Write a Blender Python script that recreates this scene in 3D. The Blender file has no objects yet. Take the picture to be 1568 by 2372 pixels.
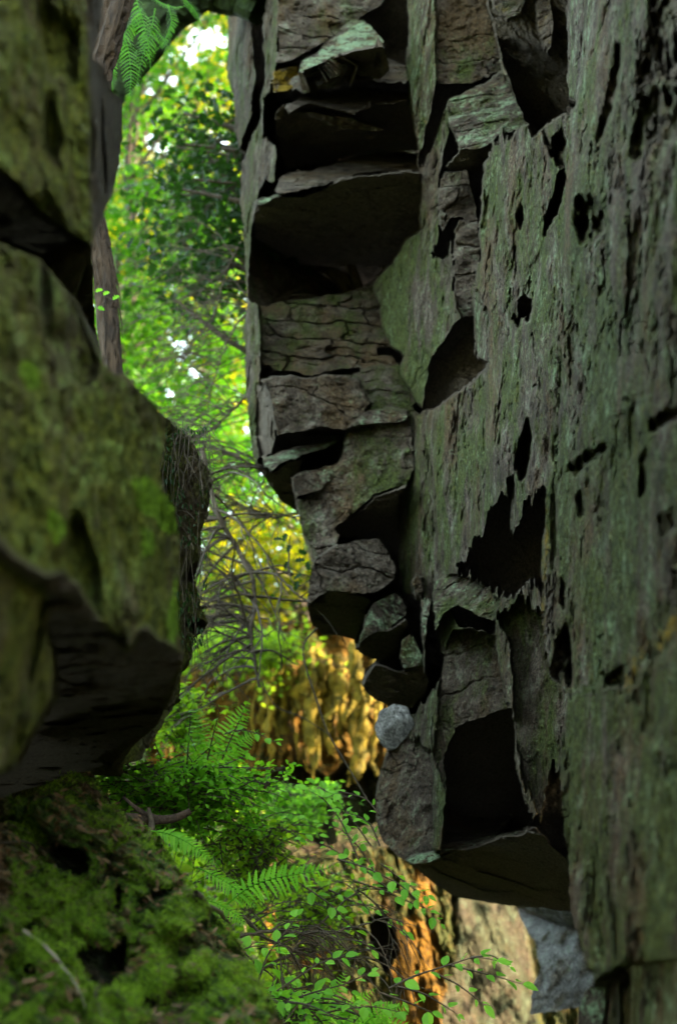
import bpy, math, random
import numpy as np
from mathutils import Vector
rng = np.random.default_rng(7)
random.seed(7)
SC = bpy.context.scene

# ------------------------------------------------------------------ camera
PITCH = math.radians(16.0)
CAM = np.array([0.0, 0.0, 1.6])
FP = 50.0 / 36.0 * 2372.0            # focal length measured in reference pixels
cam = bpy.data.cameras.new('camera')
cam.lens = 50; cam.sensor_fit = 'VERTICAL'; cam.sensor_height = 36
cam.clip_start = 0.05; cam.clip_end = 500
cam.dof.use_dof = True; cam.dof.focus_distance = 5.1; cam.dof.aperture_fstop = 2.1
co = bpy.data.objects.new('camera', cam)
co.location = CAM; co.rotation_euler = (math.radians(90) + PITCH, 0, 0)
SC.collection.objects.link(co); SC.camera = co

# ------------------------------------------------------------------ light
SUNV = np.array([0.80, -0.04, 0.50]); SUNV /= np.linalg.norm(SUNV)
sun_el = math.asin(SUNV[2]); sun_az = math.atan2(SUNV[0], SUNV[1])
w = bpy.data.worlds.new('World'); SC.world = w; w.use_nodes = True
nt = w.node_tree; bg = nt.nodes['Background']
sky = nt.nodes.new('ShaderNodeTexSky'); sky.sky_type = 'NISHITA'; sky.sun_disc = False
sky.sun_elevation = sun_el; sky.sun_rotation = sun_az; sky.dust_density = 2.5; sky.air_density = 1.0
hz_ = nt.nodes.new('ShaderNodeMix'); hz_.data_type = 'RGBA'; hz_.inputs[0].default_value = .62; hz_.inputs[7].default_value = (1.42, 1.66, 1.18, 1)   # thin cloud over the sky, tinted green to colour the ambient light
nt.links.new(sky.outputs[0], hz_.inputs[6]); nt.links.new(hz_.outputs[2], bg.inputs[0]); bg.inputs[1].default_value = 0.15
sl = bpy.data.lights.new('sun', 'SUN'); sl.energy = 2.0; sl.angle = math.radians(0.6); sl.color = (1, .84, .58)
so = bpy.data.objects.new('sun', sl); SC.collection.objects.link(so)
so.rotation_euler = Vector(tuple(-SUNV)).to_track_quat('-Z', 'Y').to_euler()
SC.view_settings.view_transform = 'Standard'; SC.view_settings.look = 'None'
SC.view_settings.exposure = 4.95; SC.view_settings.gamma = 1.0
SC.cycles.max_bounces = 10; SC.cycles.diffuse_bounces = 6; SC.cycles.transparent_max_bounces = 4

# ------------------------------------------------------------------ helpers
cp, sp = math.cos(PITCH), math.sin(PITCH)
def ray(px, py):
    a = (np.asarray(px, float) - 784) / FP; b = (1186 - np.asarray(py, float)) / FP
    return np.stack([a, cp - b * sp, sp + b * cp], -1)
def at(px, py, Y):
    D = ray(px, py); d = np.asarray(Y, float) / D[..., 1]
    return CAM + D * d[..., None]
def _h(ix, iy, iz, s):
    h = (ix * 374761393 + iy * 668265263 + iz * 2147483647 + s * 974634777) & 0xffffffff
    h = ((h ^ (h >> 13)) * 1274126177) & 0xffffffff
    h = ((h ^ (h >> 16)) * 2246822519) & 0xffffffff
    return ((h ^ (h >> 15)) & 0xffffff) / float(0xffffff)
def vn(x, y, z=0.0, s=0):
    x, y, z = np.broadcast_arrays(np.asarray(x, float), np.asarray(y, float), np.asarray(z, float))
    ix, iy, iz = np.floor(x).astype(np.int64), np.floor(y).astype(np.int64), np.floor(z).astype(np.int64)
    fx, fy, fz = x - ix, y - iy, z - iz
    fx = fx*fx*fx*(fx*(fx*6-15)+10); fy = fy*fy*fy*(fy*(fy*6-15)+10); fz = fz*fz*fz*(fz*(fz*6-15)+10)
    def L(a, b, t): return a + (b - a) * t
    r = L(L(L(_h(ix,iy,iz,s), _h(ix+1,iy,iz,s), fx), L(_h(ix,iy+1,iz,s), _h(ix+1,iy+1,iz,s), fx), fy),
          L(L(_h(ix,iy,iz+1,s), _h(ix+1,iy,iz+1,s), fx), L(_h(ix,iy+1,iz+1,s), _h(ix+1,iy+1,iz+1,s), fx), fy), fz)
    return r * 2 - 1
def fbm(x, y, z=0.0, s=0, o=4, g=0.5, l=2.03):
    t = 0; a = 1; n = 0
    for k in range(o):
        t = t + a * vn(x * l**k, y * l**k, z * l**k, s + k * 17); n += a; a *= g
    return t / n
def sst(x, a, b):
    t = np.clip((x - a) / (b - a), 0, 1); return t * t * (3 - 2 * t)
def inpoly(X, Y, poly):
    m = np.zeros(X.shape, bool); n = len(poly)
    for i in range(n):
        x1, y1 = poly[i]; x2, y2 = poly[(i + 1) % n]
        if y1 == y2: continue
        c = ((y1 > Y) != (y2 > Y)) & (X < (x2 - x1) * (Y - y1) / (y2 - y1) + x1)
        m ^= c
    return m
def tag(o, label=None, cat=None, group=None, kind=None):
    if label: o['label'] = label
    if cat: o['category'] = cat
    if group: o['group'] = group
    if kind: o['kind'] = kind
    return o
def empty(name, loc, label, cat, group=None):
    o = bpy.data.objects.new(name, None); o.location = tuple(map(float, loc)); SC.collection.objects.link(o)
    o.empty_display_size = .1
    tag(o, label, cat, group); return o
def mesh(name, V, F, mat, parent=None, col=None, smooth=False, uvw=None):
    """F: array (n,k) or list of such arrays; V world coordinates"""
    V = np.asarray(V, float)
    q_ = parent
    while q_ is not None: V = V - np.array(q_.location); q_ = q_.parent
    Fs = F if isinstance(F, list) else [F]
    Fs = [np.asarray(f, np.int32) for f in Fs if len(f)]
    me = bpy.data.meshes.new(name)
    me.vertices.add(len(V)); me.vertices.foreach_set('co', V.astype(np.float32).ravel())
    flat = np.concatenate([f.ravel() for f in Fs]); tot = np.concatenate([np.full(len(f), f.shape[1], np.int32) for f in Fs])
    me.loops.add(len(flat)); me.loops.foreach_set('vertex_index', flat)
    me.polygons.add(len(tot)); st = np.concatenate([[0], np.cumsum(tot)[:-1]]).astype(np.int32)
    me.polygons.foreach_set('loop_start', st); me.polygons.foreach_set('loop_total', tot)
    me.polygons.foreach_set('use_smooth', np.full(len(tot), bool(smooth)))
    if col is not None:
        at_ = me.attributes.new('zone', 'FLOAT_COLOR', 'POINT'); at_.data.foreach_set('color', np.asarray(col, np.float32).ravel())
    me.materials.append(mat); me.update(calc_edges=True)
    o = bpy.data.objects.new(name, me); SC.collection.objects.link(o)
    if parent is not None: o.parent = parent
    return o

# ------------------------------------------------------------------ materials
class NT:
    def __init__(s, name):
        s.m = bpy.data.materials.new(name); s.m.use_nodes = True; s.t = s.m.node_tree; s.n = s.t.nodes; s.l = s.t.links
        s.b = s.n['Principled BSDF']; s.out = s.n['Material Output']
        s.pos = s.n.new('ShaderNodeNewGeometry').outputs['Position']
    def noise(s, sc, det=4, rough=.55, stretch=None, dist=0):
        n = s.n.new('ShaderNodeTexNoise'); n.inputs['Scale'].default_value = sc; n.inputs['Detail'].default_value = det
        n.inputs['Roughness'].default_value = rough; n.inputs['Distortion'].default_value = dist
        if stretch:
            mp = s.n.new('ShaderNodeMapping'); mp.inputs['Scale'].default_value = stretch; s.l.new(s.pos, mp.inputs[0]); s.l.new(mp.outputs[0], n.inputs[0])
        else: s.l.new(s.pos, n.inputs[0])
        return n.outputs['Fac']
    def ramp(s, f, stops):
        r = s.n.new('ShaderNodeValToRGB'); e = r.color_ramp.elements
        while len(e) < len(stops): e.new(.5)
        for k, (p, c) in enumerate(stops):
            e[k].position = p; e[k].color = (*c, 1) if len(c) == 3 else c
        s.l.new(f, r.inputs[0]); return r.outputs[0]
    def mix(s, f, a, b):
        m = s.n.new('ShaderNodeMix'); m.data_type = 'RGBA'
        for i, v in ((0, f), (6, a), (7, b)):
            if hasattr(v, 'links') : s.l.new(v, m.inputs[i])
            else: m.inputs[i].default_value = v if i == 0 else (*v, 1)
        return m.outputs[2]
    def math(s, op, a, b=0.0, clamp=False):
        m = s.n.new('ShaderNodeMath'); m.operation = op; m.use_clamp = clamp
        for i, v in ((0, a), (1, b)):
            if hasattr(v, 'links'): s.l.new(v, m.inputs[i])
            else: m.inputs[i].default_value = v
        return m.outputs[0]
    def map(s, f, a, b, c=0., d=1.):
        m = s.n.new('ShaderNodeMapRange'); m.inputs[1].default_value = a; m.inputs[2].default_value = b
        m.inputs[3].default_value = c; m.inputs[4].default_value = d; s.l.new(f, m.inputs[0]); return m.outputs[0]
    def zone(s):
        a = s.n.new('ShaderNodeAttribute'); a.attribute_name = 'zone'
        q = s.n.new('ShaderNodeSeparateColor'); s.l.new(a.outputs['Color'], q.inputs[0])
        return q.outputs[0], q.outputs[1], q.outputs[2], a.outputs['Alpha']
    def bump(s, h, dist, strength=1.0, prev=None):
        b = s.n.new('ShaderNodeBump'); b.inputs['Strength'].default_value = strength; b.inputs['Distance'].default_value = dist
        s.l.new(h, b.inputs['Height'])
        if prev is not None: s.l.new(prev, b.inputs['Normal'])
        s.l.new(b.outputs[0], s.b.inputs['Normal']); return b.outputs[0]
def rock_mat(name, k=1.0, dark=((.013,.010,.008)), mid=((.050,.037,.028)), light=((.115,.095,.078)),
             alg=((.054,.066,.016)), alg2=((.015,.024,.007)), lich=((.14,.20,.12)), ochre=((.16,.105,.012)), rust=((.070,.044,.022)), bare=((.100,.082,.066)), fine=1.0):
    N = NT(name); r, g, b, a = N.zone()
    n1 = N.noise(1.9, 5, .6); n2 = N.noise(9 * k, 9, .74); n3 = N.noise(85 * k, 5, .75); n4 = N.noise(8 * k, 8, .78, (1, 1, .30)); n5 = N.noise(30*k, 7, .8)
    nb = N.noise(3.6 * k, 6, .65, (1, 1, .5))
    base = N.ramp(n2, [(.33, dark), (.49, mid), (.66, light)])
    base = N.mix(N.map(nb, .50, .62, 0, .75), base, rust)
    ac = N.mix(N.map(n5, .38, .60), alg2, alg)
    fa = N.math('ADD', N.map(n4, .36, .64, -.6, .6), N.math('ADD', r, N.map(n1, .35, .65, -.35, .35)))
    c = N.mix(N.map(fa, .15, .75, 0, .92), base, ac)
    th = N.math('ADD', N.math('ADD', N.math('MULTIPLY', n5, .50), N.math('MULTIPLY', n2, .50)), N.math('MULTIPLY', g, .16))
    c = N.mix(N.math('MULTIPLY', N.map(th, .60, .66), N.math('MULTIPLY', g, 1.25, True)), c, lich)
    n6 = N.noise(110 * k, 2, .5)
    c = N.mix(N.map(n6, .66, .74, 0, .7), c, lich)
    tb = N.math('ADD', N.noise(17, 6, .8), N.math('MULTIPLY', b, .16))
    c = N.mix(N.math('MULTIPLY', N.map(tb, .58, .68), N.math('MULTIPLY', b, 1.6, True)), c, ochre)
    c = N.mix(a, c, bare)  # bare rock on undersides and recesses; its tone also carries their shade
    grain = N.map(n3, .36, .64, .25, 1.75)
    mm = N.n.new('ShaderNodeMix'); mm.data_type = 'RGBA'; mm.blend_type = 'MULTIPLY'; mm.inputs[0].default_value = .85
    N.l.new(c, mm.inputs[6]); N.l.new(grain, mm.inputs[7])
    N.l.new(mm.outputs[2], N.b.inputs['Base Color'])
    N.b.inputs['Roughness'].default_value = .85; N.b.inputs['Specular IOR Level'].default_value = .07
    p = N.bump(n2, .06, 1); p = N.bump(n5, .03, 1*fine, p); N.bump(n3, .010, 1*fine, p)
    return N.m
M_CLIFF = rock_mat('weathered_sandstone')  # default bare tone raised to lift the shade in recesses
M_LEFT = rock_mat('mossy_sandstone', ochre=(.075,.135,.008), bare=(.035,.027,.020), dark=(.008,.007,.005), alg=(.080,.085,.009), alg2=(.022,.032,.005), mid=(.045,.038,.020), light=(.08,.072,.036), lich=(.11,.17,.05))  # dark bare tone puts shade into its underside, hollow and side
M_FAR = rock_mat('streaked_sandstone', .8, bare=(.040,.036,.027),  dark=(.022,.016,.010), mid=(.055,.036,.018), light=(.09,.06,.03), alg=(.040,.050,.010), alg2=(.014,.020,.005), ochre=(.13,.062,.007), rust=(.075,.030,.010))
M_GREY = rock_mat('grey_boulder_rock', 1.0, dark=(.04,.04,.042), mid=(.20,.195,.19), light=(.33,.33,.33), alg=(.05,.06,.03), rust=(.09,.085,.08))
def simple_mat(name, c1, c2, sc=20, stretch=None, rough=.8, bump=.01, c3=None):
    N = NT(name); n = N.noise(sc, 6, .65, stretch)
    st = [(.32, c1), (.62, c2)] + ([(.75, c3)] if c3 else [])
    N.l.new(N.ramp(n, st), N.b.inputs['Base Color']); N.b.inputs['Roughness'].default_value = rough
    N.b.inputs['Specular IOR Level'].default_value = .25
    N.bump(n, bump); return N.m
M_BARK = simple_mat('bark', (.008,.005,.004), (.045,.027,.016), 26, (1,1,.22), .9, .03, (.085,.058,.036))
M_TWIG = simple_mat('twig_bark', (.018,.013,.009), (.06,.045,.030), 40)
M_PALETWIG = simple_mat('pale_dead_wood', (.12,.10,.075), (.26,.23,.18), 40)
M_MOSSBARK = simple_mat('mossy_bark', (.006,.010,.004), (.018,.034,.008), 18, None, .95, .03, (.035,.055,.012))
M_SOIL = simple_mat('leaf_litter_soil', (.018,.012,.008), (.075,.048,.028), 30, None, .95, .03, (.14,.09,.055))
def leaf_mat(name, c1, c2, trans, spec=.08):
    N = NT(name)
    a = N.n.new('ShaderNodeAttribute'); a.attribute_name = 'zone'
    q = N.n.new('ShaderNodeSeparateColor'); N.l.new(a.outputs['Color'], q.inputs[0])
    c = N.mix(q.outputs[0], c1, c2)
    N.l.new(c, N.b.inputs['Base Color']); N.b.inputs['Roughness'].default_value = .45; N.b.inputs['Specular IOR Level'].default_value = spec
    tr = N.n.new('ShaderNodeBsdfTranslucent'); tc = N.mix(q.outputs[0], tuple(v * trans for v in (c1[0]*1.2, c1[1]*1.15, c1[2]*.6)), tuple(v * trans for v in (c2[0]*1.3, c2[1]*1.15, c2[2]*.5)))
    N.l.new(tc, tr.inputs[0])
    ms = N.n.new('ShaderNodeMixShader'); ms.inputs[0].default_value = .5
    N.l.new(N.b.outputs[0], ms.inputs[1]); N.l.new(tr.outputs[0], ms.inputs[2]); N.l.new(ms.outputs[0], N.out.inputs[0])
    return N.m
M_LEAF_FAR = leaf_mat('sunlit_canopy_leaf', (.010,.040,.002), (.120,.115,.002), 2.0)  # canopy leaf with the sun's yellow glow put into its colour
M_LEAF_MID = leaf_mat('canopy_leaf', (.008,.042,.003), (.035,.10,.005), 1.9)
M_SHRUB = leaf_mat('shrub_leaf', (.07,.16,.008), (.18,.32,.018), 1.7)
M_LEAF_DARK = leaf_mat('holly_leaf', (.005,.018,.004), (.012,.038,.007), 1.2, .15)
M_LEAF_NEAR = leaf_mat('sapling_leaf', (.07,.21,.018), (.15,.36,.04), 1.6)
M_SHADEFERN = leaf_mat('shaded_fern_frond', (.02,.09,.006), (.06,.19,.012), 1.6)  # fern frond copy with shade put into a darker green
M_FERN = leaf_mat('fern_frond', (.06,.20,.010), (.13,.32,.02), 1.7)
M_MOSS = leaf_mat('moss_strand', (.025,.070,.008), (.17,.29,.026), 1.3, .05)
M_LITTER = leaf_mat('dead_leaf', (.09,.055,.03), (.20,.13,.075), 1.0, .2)

# ------------------------------------------------------------------ relief rock builder
class Relief:
    def __init__(s, x0, x1, y0, y1, st, seed=0):
        xs = np.arange(x0, x1 + st, st); ys = np.arange(y0, y1 + st, st)
        s.X, s.Y = np.meshgrid(xs, ys); s.st = st; s.seed = seed
        s.inv = np.full(s.X.shape, np.nan); s.lab = np.full(s.X.shape, -1, np.int32); s.names = []
        s.z = np.zeros(s.X.shape + (4,)); s.kind = np.zeros(s.X.shape, np.int8)
        X, Y = s.X, s.Y; e = seed
        s.warp = {
            'W': (5*fbm(X/14, Y/45, 0, e+1, 3) , 26*fbm(X/9, Y/150, 0, e+2, 3, .6) + 8*vn(X/3.5, Y/60, 0, e+3)),
            'B': (6*vn(X/55, Y/55, 0, e+4) + 4.5*fbm(X/13, Y/13, 0, e+14, 3, .6), 6*vn(X/55, Y/55, 0, e+5) + 4.5*fbm(X/13, Y/13, 0, e+15, 3, .6)),
            'S': (4*fbm(X/30, Y/30, 0, e+6, 3, .5), 4*fbm(X/30, Y/30, 0, e+7, 3, .5))}
    def facet(s, name, poly, anch, zone, warp='B', kind=0, sil=False, new=True):
        wx, wy = s.warp[warp]
        xs = [p[0] for p in poly]; ys = [p[1] for p in poly]
        m = inpoly(s.X + wx, s.Y + wy, poly)
        if not sil: m &= s.lab >= 0
        A = []; r = []
        for (px, py, Yv) in anch:
            d = Yv / ray(px, py)[1]; A.append([px, py, 1]); r.append(1 / d)
        c = np.linalg.solve(np.array(A, float), np.array(r))
        pl = c[0] * s.X + c[1] * s.Y + c[2]
        s.inv[m] = np.maximum(pl[m], 1/60.)
        if new: s.names.append(name)
        li = len(s.names) - 1 if new else s.names.index(name)
        s.lab[m] = li; s.z[m] = zone; s.kind[m] = kind
    def dig(s, poly, depth, warp='B', soft=7, inside=None):
        # a hollow with rounded lips and sloping inner walls
        wx, wy = s.warp[warp]; m = inpoly(s.X + wx*.6, s.Y + wy*.6, poly).astype(float) * np.clip(.75 + .8*fbm(s.X/9, s.Y/26, 0, 301, 3), .15, 1.3)
        for _ in range(soft):
            m[:, 1:-1] = (m[:, :-2] + 2*m[:, 1:-1] + m[:, 2:]) / 4; m[1:-1] = (m[:-2] + 2*m[1:-1] + m[2:]) / 4
        s.inv = 1 / (1 / s.inv + depth * m)
        if inside is not None: s.z = s.z * (1 - m[..., None]*.7) + np.array(inside) * m[..., None]*.7
    def blur(s, n=1):
        v = s.lab >= 0
        for _ in range(n):
            a = np.where(v, s.inv, 0); wgt = v.astype(float)
            def b(q):
                q = q.copy(); q[:, 1:-1] = (q[:, :-2] + 2*q[:, 1:-1] + q[:, 2:]) / 4; q[1:-1] = (q[:-2] + 2*q[1:-1] + q[2:]) / 4; return q
            s.inv = np.where(v, b(a) / np.maximum(b(wgt), 1e-6), np.nan)
        for k in range(4):
            for _ in range(6):
                q = s.z[..., k].copy(); q[:, 1:-1] = (q[:, :-2] + 2*q[:, 1:-1] + q[:, 2:]) / 4; q[1:-1] = (q[:-2] + 2*q[1:-1] + q[2:]) / 4; s.z[..., k] = q
    def world(s, disp):
        D = ray(s.X, s.Y); inv = np.where(s.lab >= 0, s.inv, .1)
        d = 1 / inv; P = CAM + D * d[..., None]
        d = d + disp(P[..., 0], P[..., 1], P[..., 2], s.kind, s.X, s.Y)
        s.P = CAM + D * d[..., None]; return s.P
    def build(s, mat, groups, skirt=None):
        """groups: {top-level empty : set(label names) or None}; every facet name becomes a child mesh"""
        v = s.lab >= 0; H, Wd = v.shape
        idx = np.arange(H * Wd).reshape(H, Wd)
        ok = v[:-1, :-1] & v[1:, :-1] & v[:-1, 1:] & v[1:, 1:]
        q = np.stack([idx[:-1, :-1], idx[1:, :-1], idx[1:, 1:], idx[:-1, 1:]], -1)[ok]
        ql = s.lab[:-1, :-1][ok]
        V = s.P.reshape(-1, 3); Z = s.z.reshape(-1, 4); out = []
        extra = None
        if skirt is not None:
            e = np.concatenate([q[:, [0, 1]], q[:, [1, 2]], q[:, [2, 3]], q[:, [3, 0]]]); el = np.tile(ql, 4)
            key = np.minimum(e[:, 0], e[:, 1]).astype(np.int64) * (H * Wd) + np.maximum(e[:, 0], e[:, 1])
            u, inv_, cnt = np.unique(key, return_inverse=True, return_counts=True)
            bm_ = cnt[inv_] == 1; e = e[bm_]; el = el[bm_]
            extra = (e, el)
        for li, nm in enumerate(s.names):
            f = q[ql == li]
            if len(f) == 0: continue
            par = None
            for top, names in groups:
                if names is None or nm in names: par = top; break
            F = [f]; VV = V; ZZ = Z
            us = np.unique(f)
            mp = np.full(H * Wd, -1, np.int64); mp[us] = np.arange(len(us))
            vv = V[us]; zz = Z[us]; ff = mp[f]
            if extra is not None:
                e = extra[0][extra[1] == li]
                if len(e):
                    a, b = e[:, 0], e[:, 1]; n0 = len(vv)
                    be = np.unique(e); mb = np.full(H * Wd, -1, np.int64); mb[be] = np.arange(len(be))
                    cur = mp; prevmap = lambda t: mp[t]
                    layers = [0.04, .35, 1.0]; allF = [ff]; base = None
                    pb = V[be]
                    ids_prev = None
                    for k, t in enumerate(layers):
                        off = np.array(skirt) * t
                        nn = pb + off + 0.12 * (t > .1) * np.stack([vn(pb[:, 0]*3, pb[:, 1]*3 + t*5, pb[:, 2]*3, 91 + j) for j in range(3)], -1)
                        start = len(vv); vv = np.concatenate([vv, nn]); zz = np.concatenate([zz, Z[be]])
                        pa = mp[a] if k == 0 else ids_prev[mb[a]]; pb_ = mp[b] if k == 0 else ids_prev[mb[b]]
                        ids = np.arange(start, start + len(be))
                        allF.append(np.stack([pb_, pa, ids[mb[a]], ids[mb[b]]], -1)); ids_prev = ids
                    ff = np.concatenate(allF)
            base_nm = nm.split('#')[0]
            out.append(mesh(base_nm, vv, ff, mat, par, zz))
        return out

def smin_pits(x, y, z, s, sc, th, depth):
    n = fbm(x * sc, y * sc, z * sc * .7, s, 3)
    return depth * sst(n, th, th + .22)
def rock_disp(amp=1.0):
    def f(x, y, z, kind, X, Y):
        wv = vn(x*1.1, y*1.1, z*1.1, 3) * .5
        n0 = fbm(x*1.6, y*1.6, z*1.6, 11, 3)
        n1 = fbm(x*5 + wv, y*5, z*5, 12, 4, .55)
        n2 = fbm(x*21, y*21, z*21, 13, 4, .6)
        rid = 1 - np.abs(fbm(x*3.2, y*3.2, z*4.5 + wv, 14, 3)) * 2.2
        st = fbm(x*1.5, y*1.5, z*16 + n1*1.6 + x*3, 15, 3)           # bedding layers
        st = np.where(st > 0, st**.6, -(-st)**.6 * .5)
        # joint cracks
        ck = np.abs(fbm(x*1.9 + 5, y*1.9, z*2.4 + n1*.25, 16, 3))
        crack = (1 - sst(ck, .0, .022)) * sst(vn(x*1.3, y*1.3, z*1.3, 18), -.1, .2)
        d = np.zeros_like(x); n0 = n0
        isW = kind == 1; isB = kind == 0; isC = kind == 2; isS = kind == 3
        d += np.where(isW, .15*n0 + .045*n1 + .028*n2 - .02*rid + .03*sst(n1, .18, .5) + .05*sst(fbm(x*5.5+n2*.5, y*4+n1, z*4, 19, 4, .6), .30, .55), 0)
        zz = z*6.5 + n1*.55 + x*.8; bed = np.floor(zz); jx = x*2.6 + _h(bed.astype(np.int64), 0, 0, 77)*5 + n1*.35
        cell = _h(bed.astype(np.int64), np.floor(jx).astype(np.int64), 0, 78) - .5; fz = zz - bed; fx = jx - np.floor(jx)
        gap = np.maximum(1 - sst(np.minimum(fz, 1 - fz), 0, .07), (1 - sst(np.minimum(fx, 1 - fx), 0, .035)) * (cell > -.1))
        gap = gap * sst(vn(x*2.1, y*2.1, z*2.1, 79), -.25, .25)
        blk = cell * .9 + .25*(1 - fz) 
        d += np.where(isB, .05*n0 + .045*n1 + .026*n2 - .02*rid + .015*st + .02*crack + .035*blk + .020*gap, 0)
        d += np.where(isC, .07*n0 + .08*n1 + .035*n2 + .05*blk + .03*gap + .03*crack, 0)
        d += np.where(isS, .03*n0 + .030*n1 + .022*n2 + .04*st + .09*blk + .05*gap, 0)
        return d * amp
    return f

# ------------------------------------------------------------------ main rock wall
R = Relief(500, 1600, -260, 2200, 1.7, 100)
WZ = (.42, .35, .12, 0); BZ = (.05, .28, 0, 0); DK = (0, .0, 0, .85); GR = (-.3, .75, 0, 0); MG = (.75, .2, .05, 0); CZ = (0, .0, 0, .9)
SIL = [(520,-260),(528,0),(526,180),(540,215),(543,300),(557,370),(560,440),(554,470),(565,520),(562,560),(568,600),(572,680),(574,690),(565,760),(567,850),(572,930),(577,1000),(585,1060),(597,1080),(608,1100),(625,1125),(650,1165),(688,1185),(697,1215),(705,1260),(720,1300),(717,1330),(708,1390),(714,1420),(725,1450),(745,1468),(775,1475),(818,1482),(820,1505),(840,1520),(868,1528),(845,1550),(838,1585),(848,1605),(870,1622),(893,1633),(905,1650),(900,1700),(890,1750),(880,1780),(868,1850),(870,1900),(885,1950),(915,1980),(940,1995),(960,2010),(1000,2045),(1050,2075),(1100,2088),(1160,2098),(1240,2103),(1320,2112),(1590,2130),(1600,-260)]
MW = [(950,300,7.0),(950,1800,7.0),(1300,1000,4.4)]
def B(Y, x=700, y=500, sx=0., sy=0.):      # camera-facing facet: depth Y at (x,y), sx, sy metres per 100 px
    return [(x, y, Y), (x + 100, y, Y + sx), (x, y + 100, Y + sy)]
F = R.facet
F('wall_face', SIL, MW, WZ, 'S', 1, sil=True)
# left pillar edge and its cracks
F('pillar_edge', [(500,-270),(660,-270),(655,0),(650,60),(640,150),(632,200),(615,250),(612,330),(640,345),(640,430),(600,450),(590,465),(585,560),(578,690),(600,700),(612,780),(606,870),(598,1000),(606,1060),(588,1078),(500,1100)], [(560,300,7.9),(640,300,7.0),(560,1000,7.8)], (.42,.3,.1,0), 'W', 1)
F('crevice', [(580,-200),(600,-200),(612,0),(606,120),(612,190),(606,250),(600,290),(575,340),(558,380),(556,345),(585,270),(592,200),(586,100),(580,0)], [(560,300,8.6),(640,300,8.4),(560,1000,8.6)], DK, 'B', 2)
# upper blocks
F('block', [(655,-270),(960,-270),(905,0),(870,30),(800,75),(740,105),(662,146),(640,150)], B(6.9,700,50,.05,-.12), (-.05,.35,.12,0), 'B')
F('hollow', [(662,146),(740,105),(800,72),(870,22),(905,-20),(930,-270),(985,-270),(950,60),(945,240),(900,240),(870,225),(640,235),(635,180)], B(7.75,800,100,0,.25), DK, 'B', 2)
F('ledge', [(632,175),(690,150),(700,168),(735,150),(800,157),(900,140),(940,150),(944,190),(880,194),(800,188),(740,186),(690,200),(634,215)], B(6.95,780,170,.0,-.9), (-.3,.35,.1,0), 'B', 3)
F('ledge', [(630,165),(690,148),(700,175),(690,208),(632,218)], B(6.9,660,190,.05,-.1), (.1,.2,1.1,0), 'B', 0, new=False)
F('overhang', [(634,262),(655,240),(700,235),(780,215),(945,222),(968,352),(910,352),(850,350),(780,365),(720,388),(660,395),(640,330)], B(6.9,800,230,.0,.75), (.1,.05,0,.72), 'B', 2)
F('ledge#2', [(660,245),(715,218),(790,207),(880,205),(945,214),(946,228),(905,242),(868,240),(850,254),(820,266),(780,252),(730,244),(670,262)], B(6.75,780,250,.0,-.9), (-.6,.25,0,0), 'B', 3)
F('ledge#2', [(800,268),(850,285),(905,300),(880,306),(800,298),(720,275),(690,262),(740,262)], B(6.95,780,270,.0,.2), (-.2,.5,0,.2), 'B', 0, new=False)
F('ledge#3', [(636,440),(652,402),(690,396),(720,398),(790,372),(850,360),(910,355),(966,362),(972,398),(870,402),(800,412),(735,430),(690,442),(650,452)], B(6.95,780,410,.0,-1.3), (-.4,.3,.02,0), 'B', 3)
F('deep_overhang', [(588,470),(640,448),(700,455),(790,412),(972,398),(976,530),(940,555),(925,600),(880,640),(870,655),(800,680),(720,692),(600,705),(575,690),(582,560)], B(6.75,780,430,.0,.95), CZ, 'B', 2)
F('ledge#4', [(586,470),(600,458),(640,448),(662,446),(655,458),(632,462),(618,478),(596,480)], B(6.6,620,465,.0,-.4), GR, 'B', 0)
# banded zone
F('layered_face', [(600,705),(720,690),(800,680),(870,655),(905,615),(975,600),(995,780),(1000,830),(975,950),(860,962),(830,945),(800,880),(740,868),(650,866),(606,880),(606,780)], B(7.55,750,780,.0,-.22), (.42,.25,.02,.0), 'B', 3)
F('layered_face', [(870,655),(905,612),(940,560),(975,540),(1000,700),(1005,830),(975,950),(940,880),(905,800),(880,730)], [(900,700,7.3),(980,700,6.7),(900,850,7.3)], (.8,.35,.02,0), 'B', 0, new=False)
F('crevice#2', [(606,845),(640,862),(740,866),(830,850),(835,858),(760,878),(650,874),(625,900),(606,885)], B(7.9,700,850), DK, 'B', 2)
F('crevice#3', [(870,810),(905,805),(930,830),(925,850),(900,825),(872,828)], B(7.8,700,850), DK, 'B', 2)
F('block#2', [(606,885),(650,872),(740,868),(828,872),(855,930),(840,965),(800,1000),(740,985),(690,1000),(642,1012),(625,960)], B(6.75,700,940,.10,-.06), (-.15,.3,0,0), 'B')
F('block_side', [(596,890),(612,888),(628,930),(634,960),(640,1015),(632,1050),(602,1062),(594,1000)], [(600,950,7.4),(640,950,6.9),(600,1040,7.5)], (0,.1,0,.75), 'S', 2)
F('hollow#2', [(640,1012),(690,1000),(740,985),(800,1000),(780,1030),(690,1050),(632,1055)], B(7.2,700,1000,0,.5), DK, 'B', 2)
F('ledge#5', [(606,1062),(636,1050),(668,1040),(748,1028),(770,1012),(700,1010),(715,1000),(790,1002),(782,1024),(742,1050),(668,1068),(634,1095),(614,1085)], B(6.9,700,1050,.0,-.5), (.05,.7,0,0), 'B', 0)
F('overhang#2', [(590,1072),(612,1086),(634,1095),(668,1068),(705,1062),(690,1110),(700,1190),(640,1170),(590,1110)], B(6.95,640,1080,.0,.8), CZ, 'S', 2)
F('block#3', [(680,1112),(700,1085),(765,1075),(800,1062),(770,1100),(745,1142),(690,1157),(684,1140)], B(6.8,720,1110,.1,-.1), (.0,.5,0,0), 'B')
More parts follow.
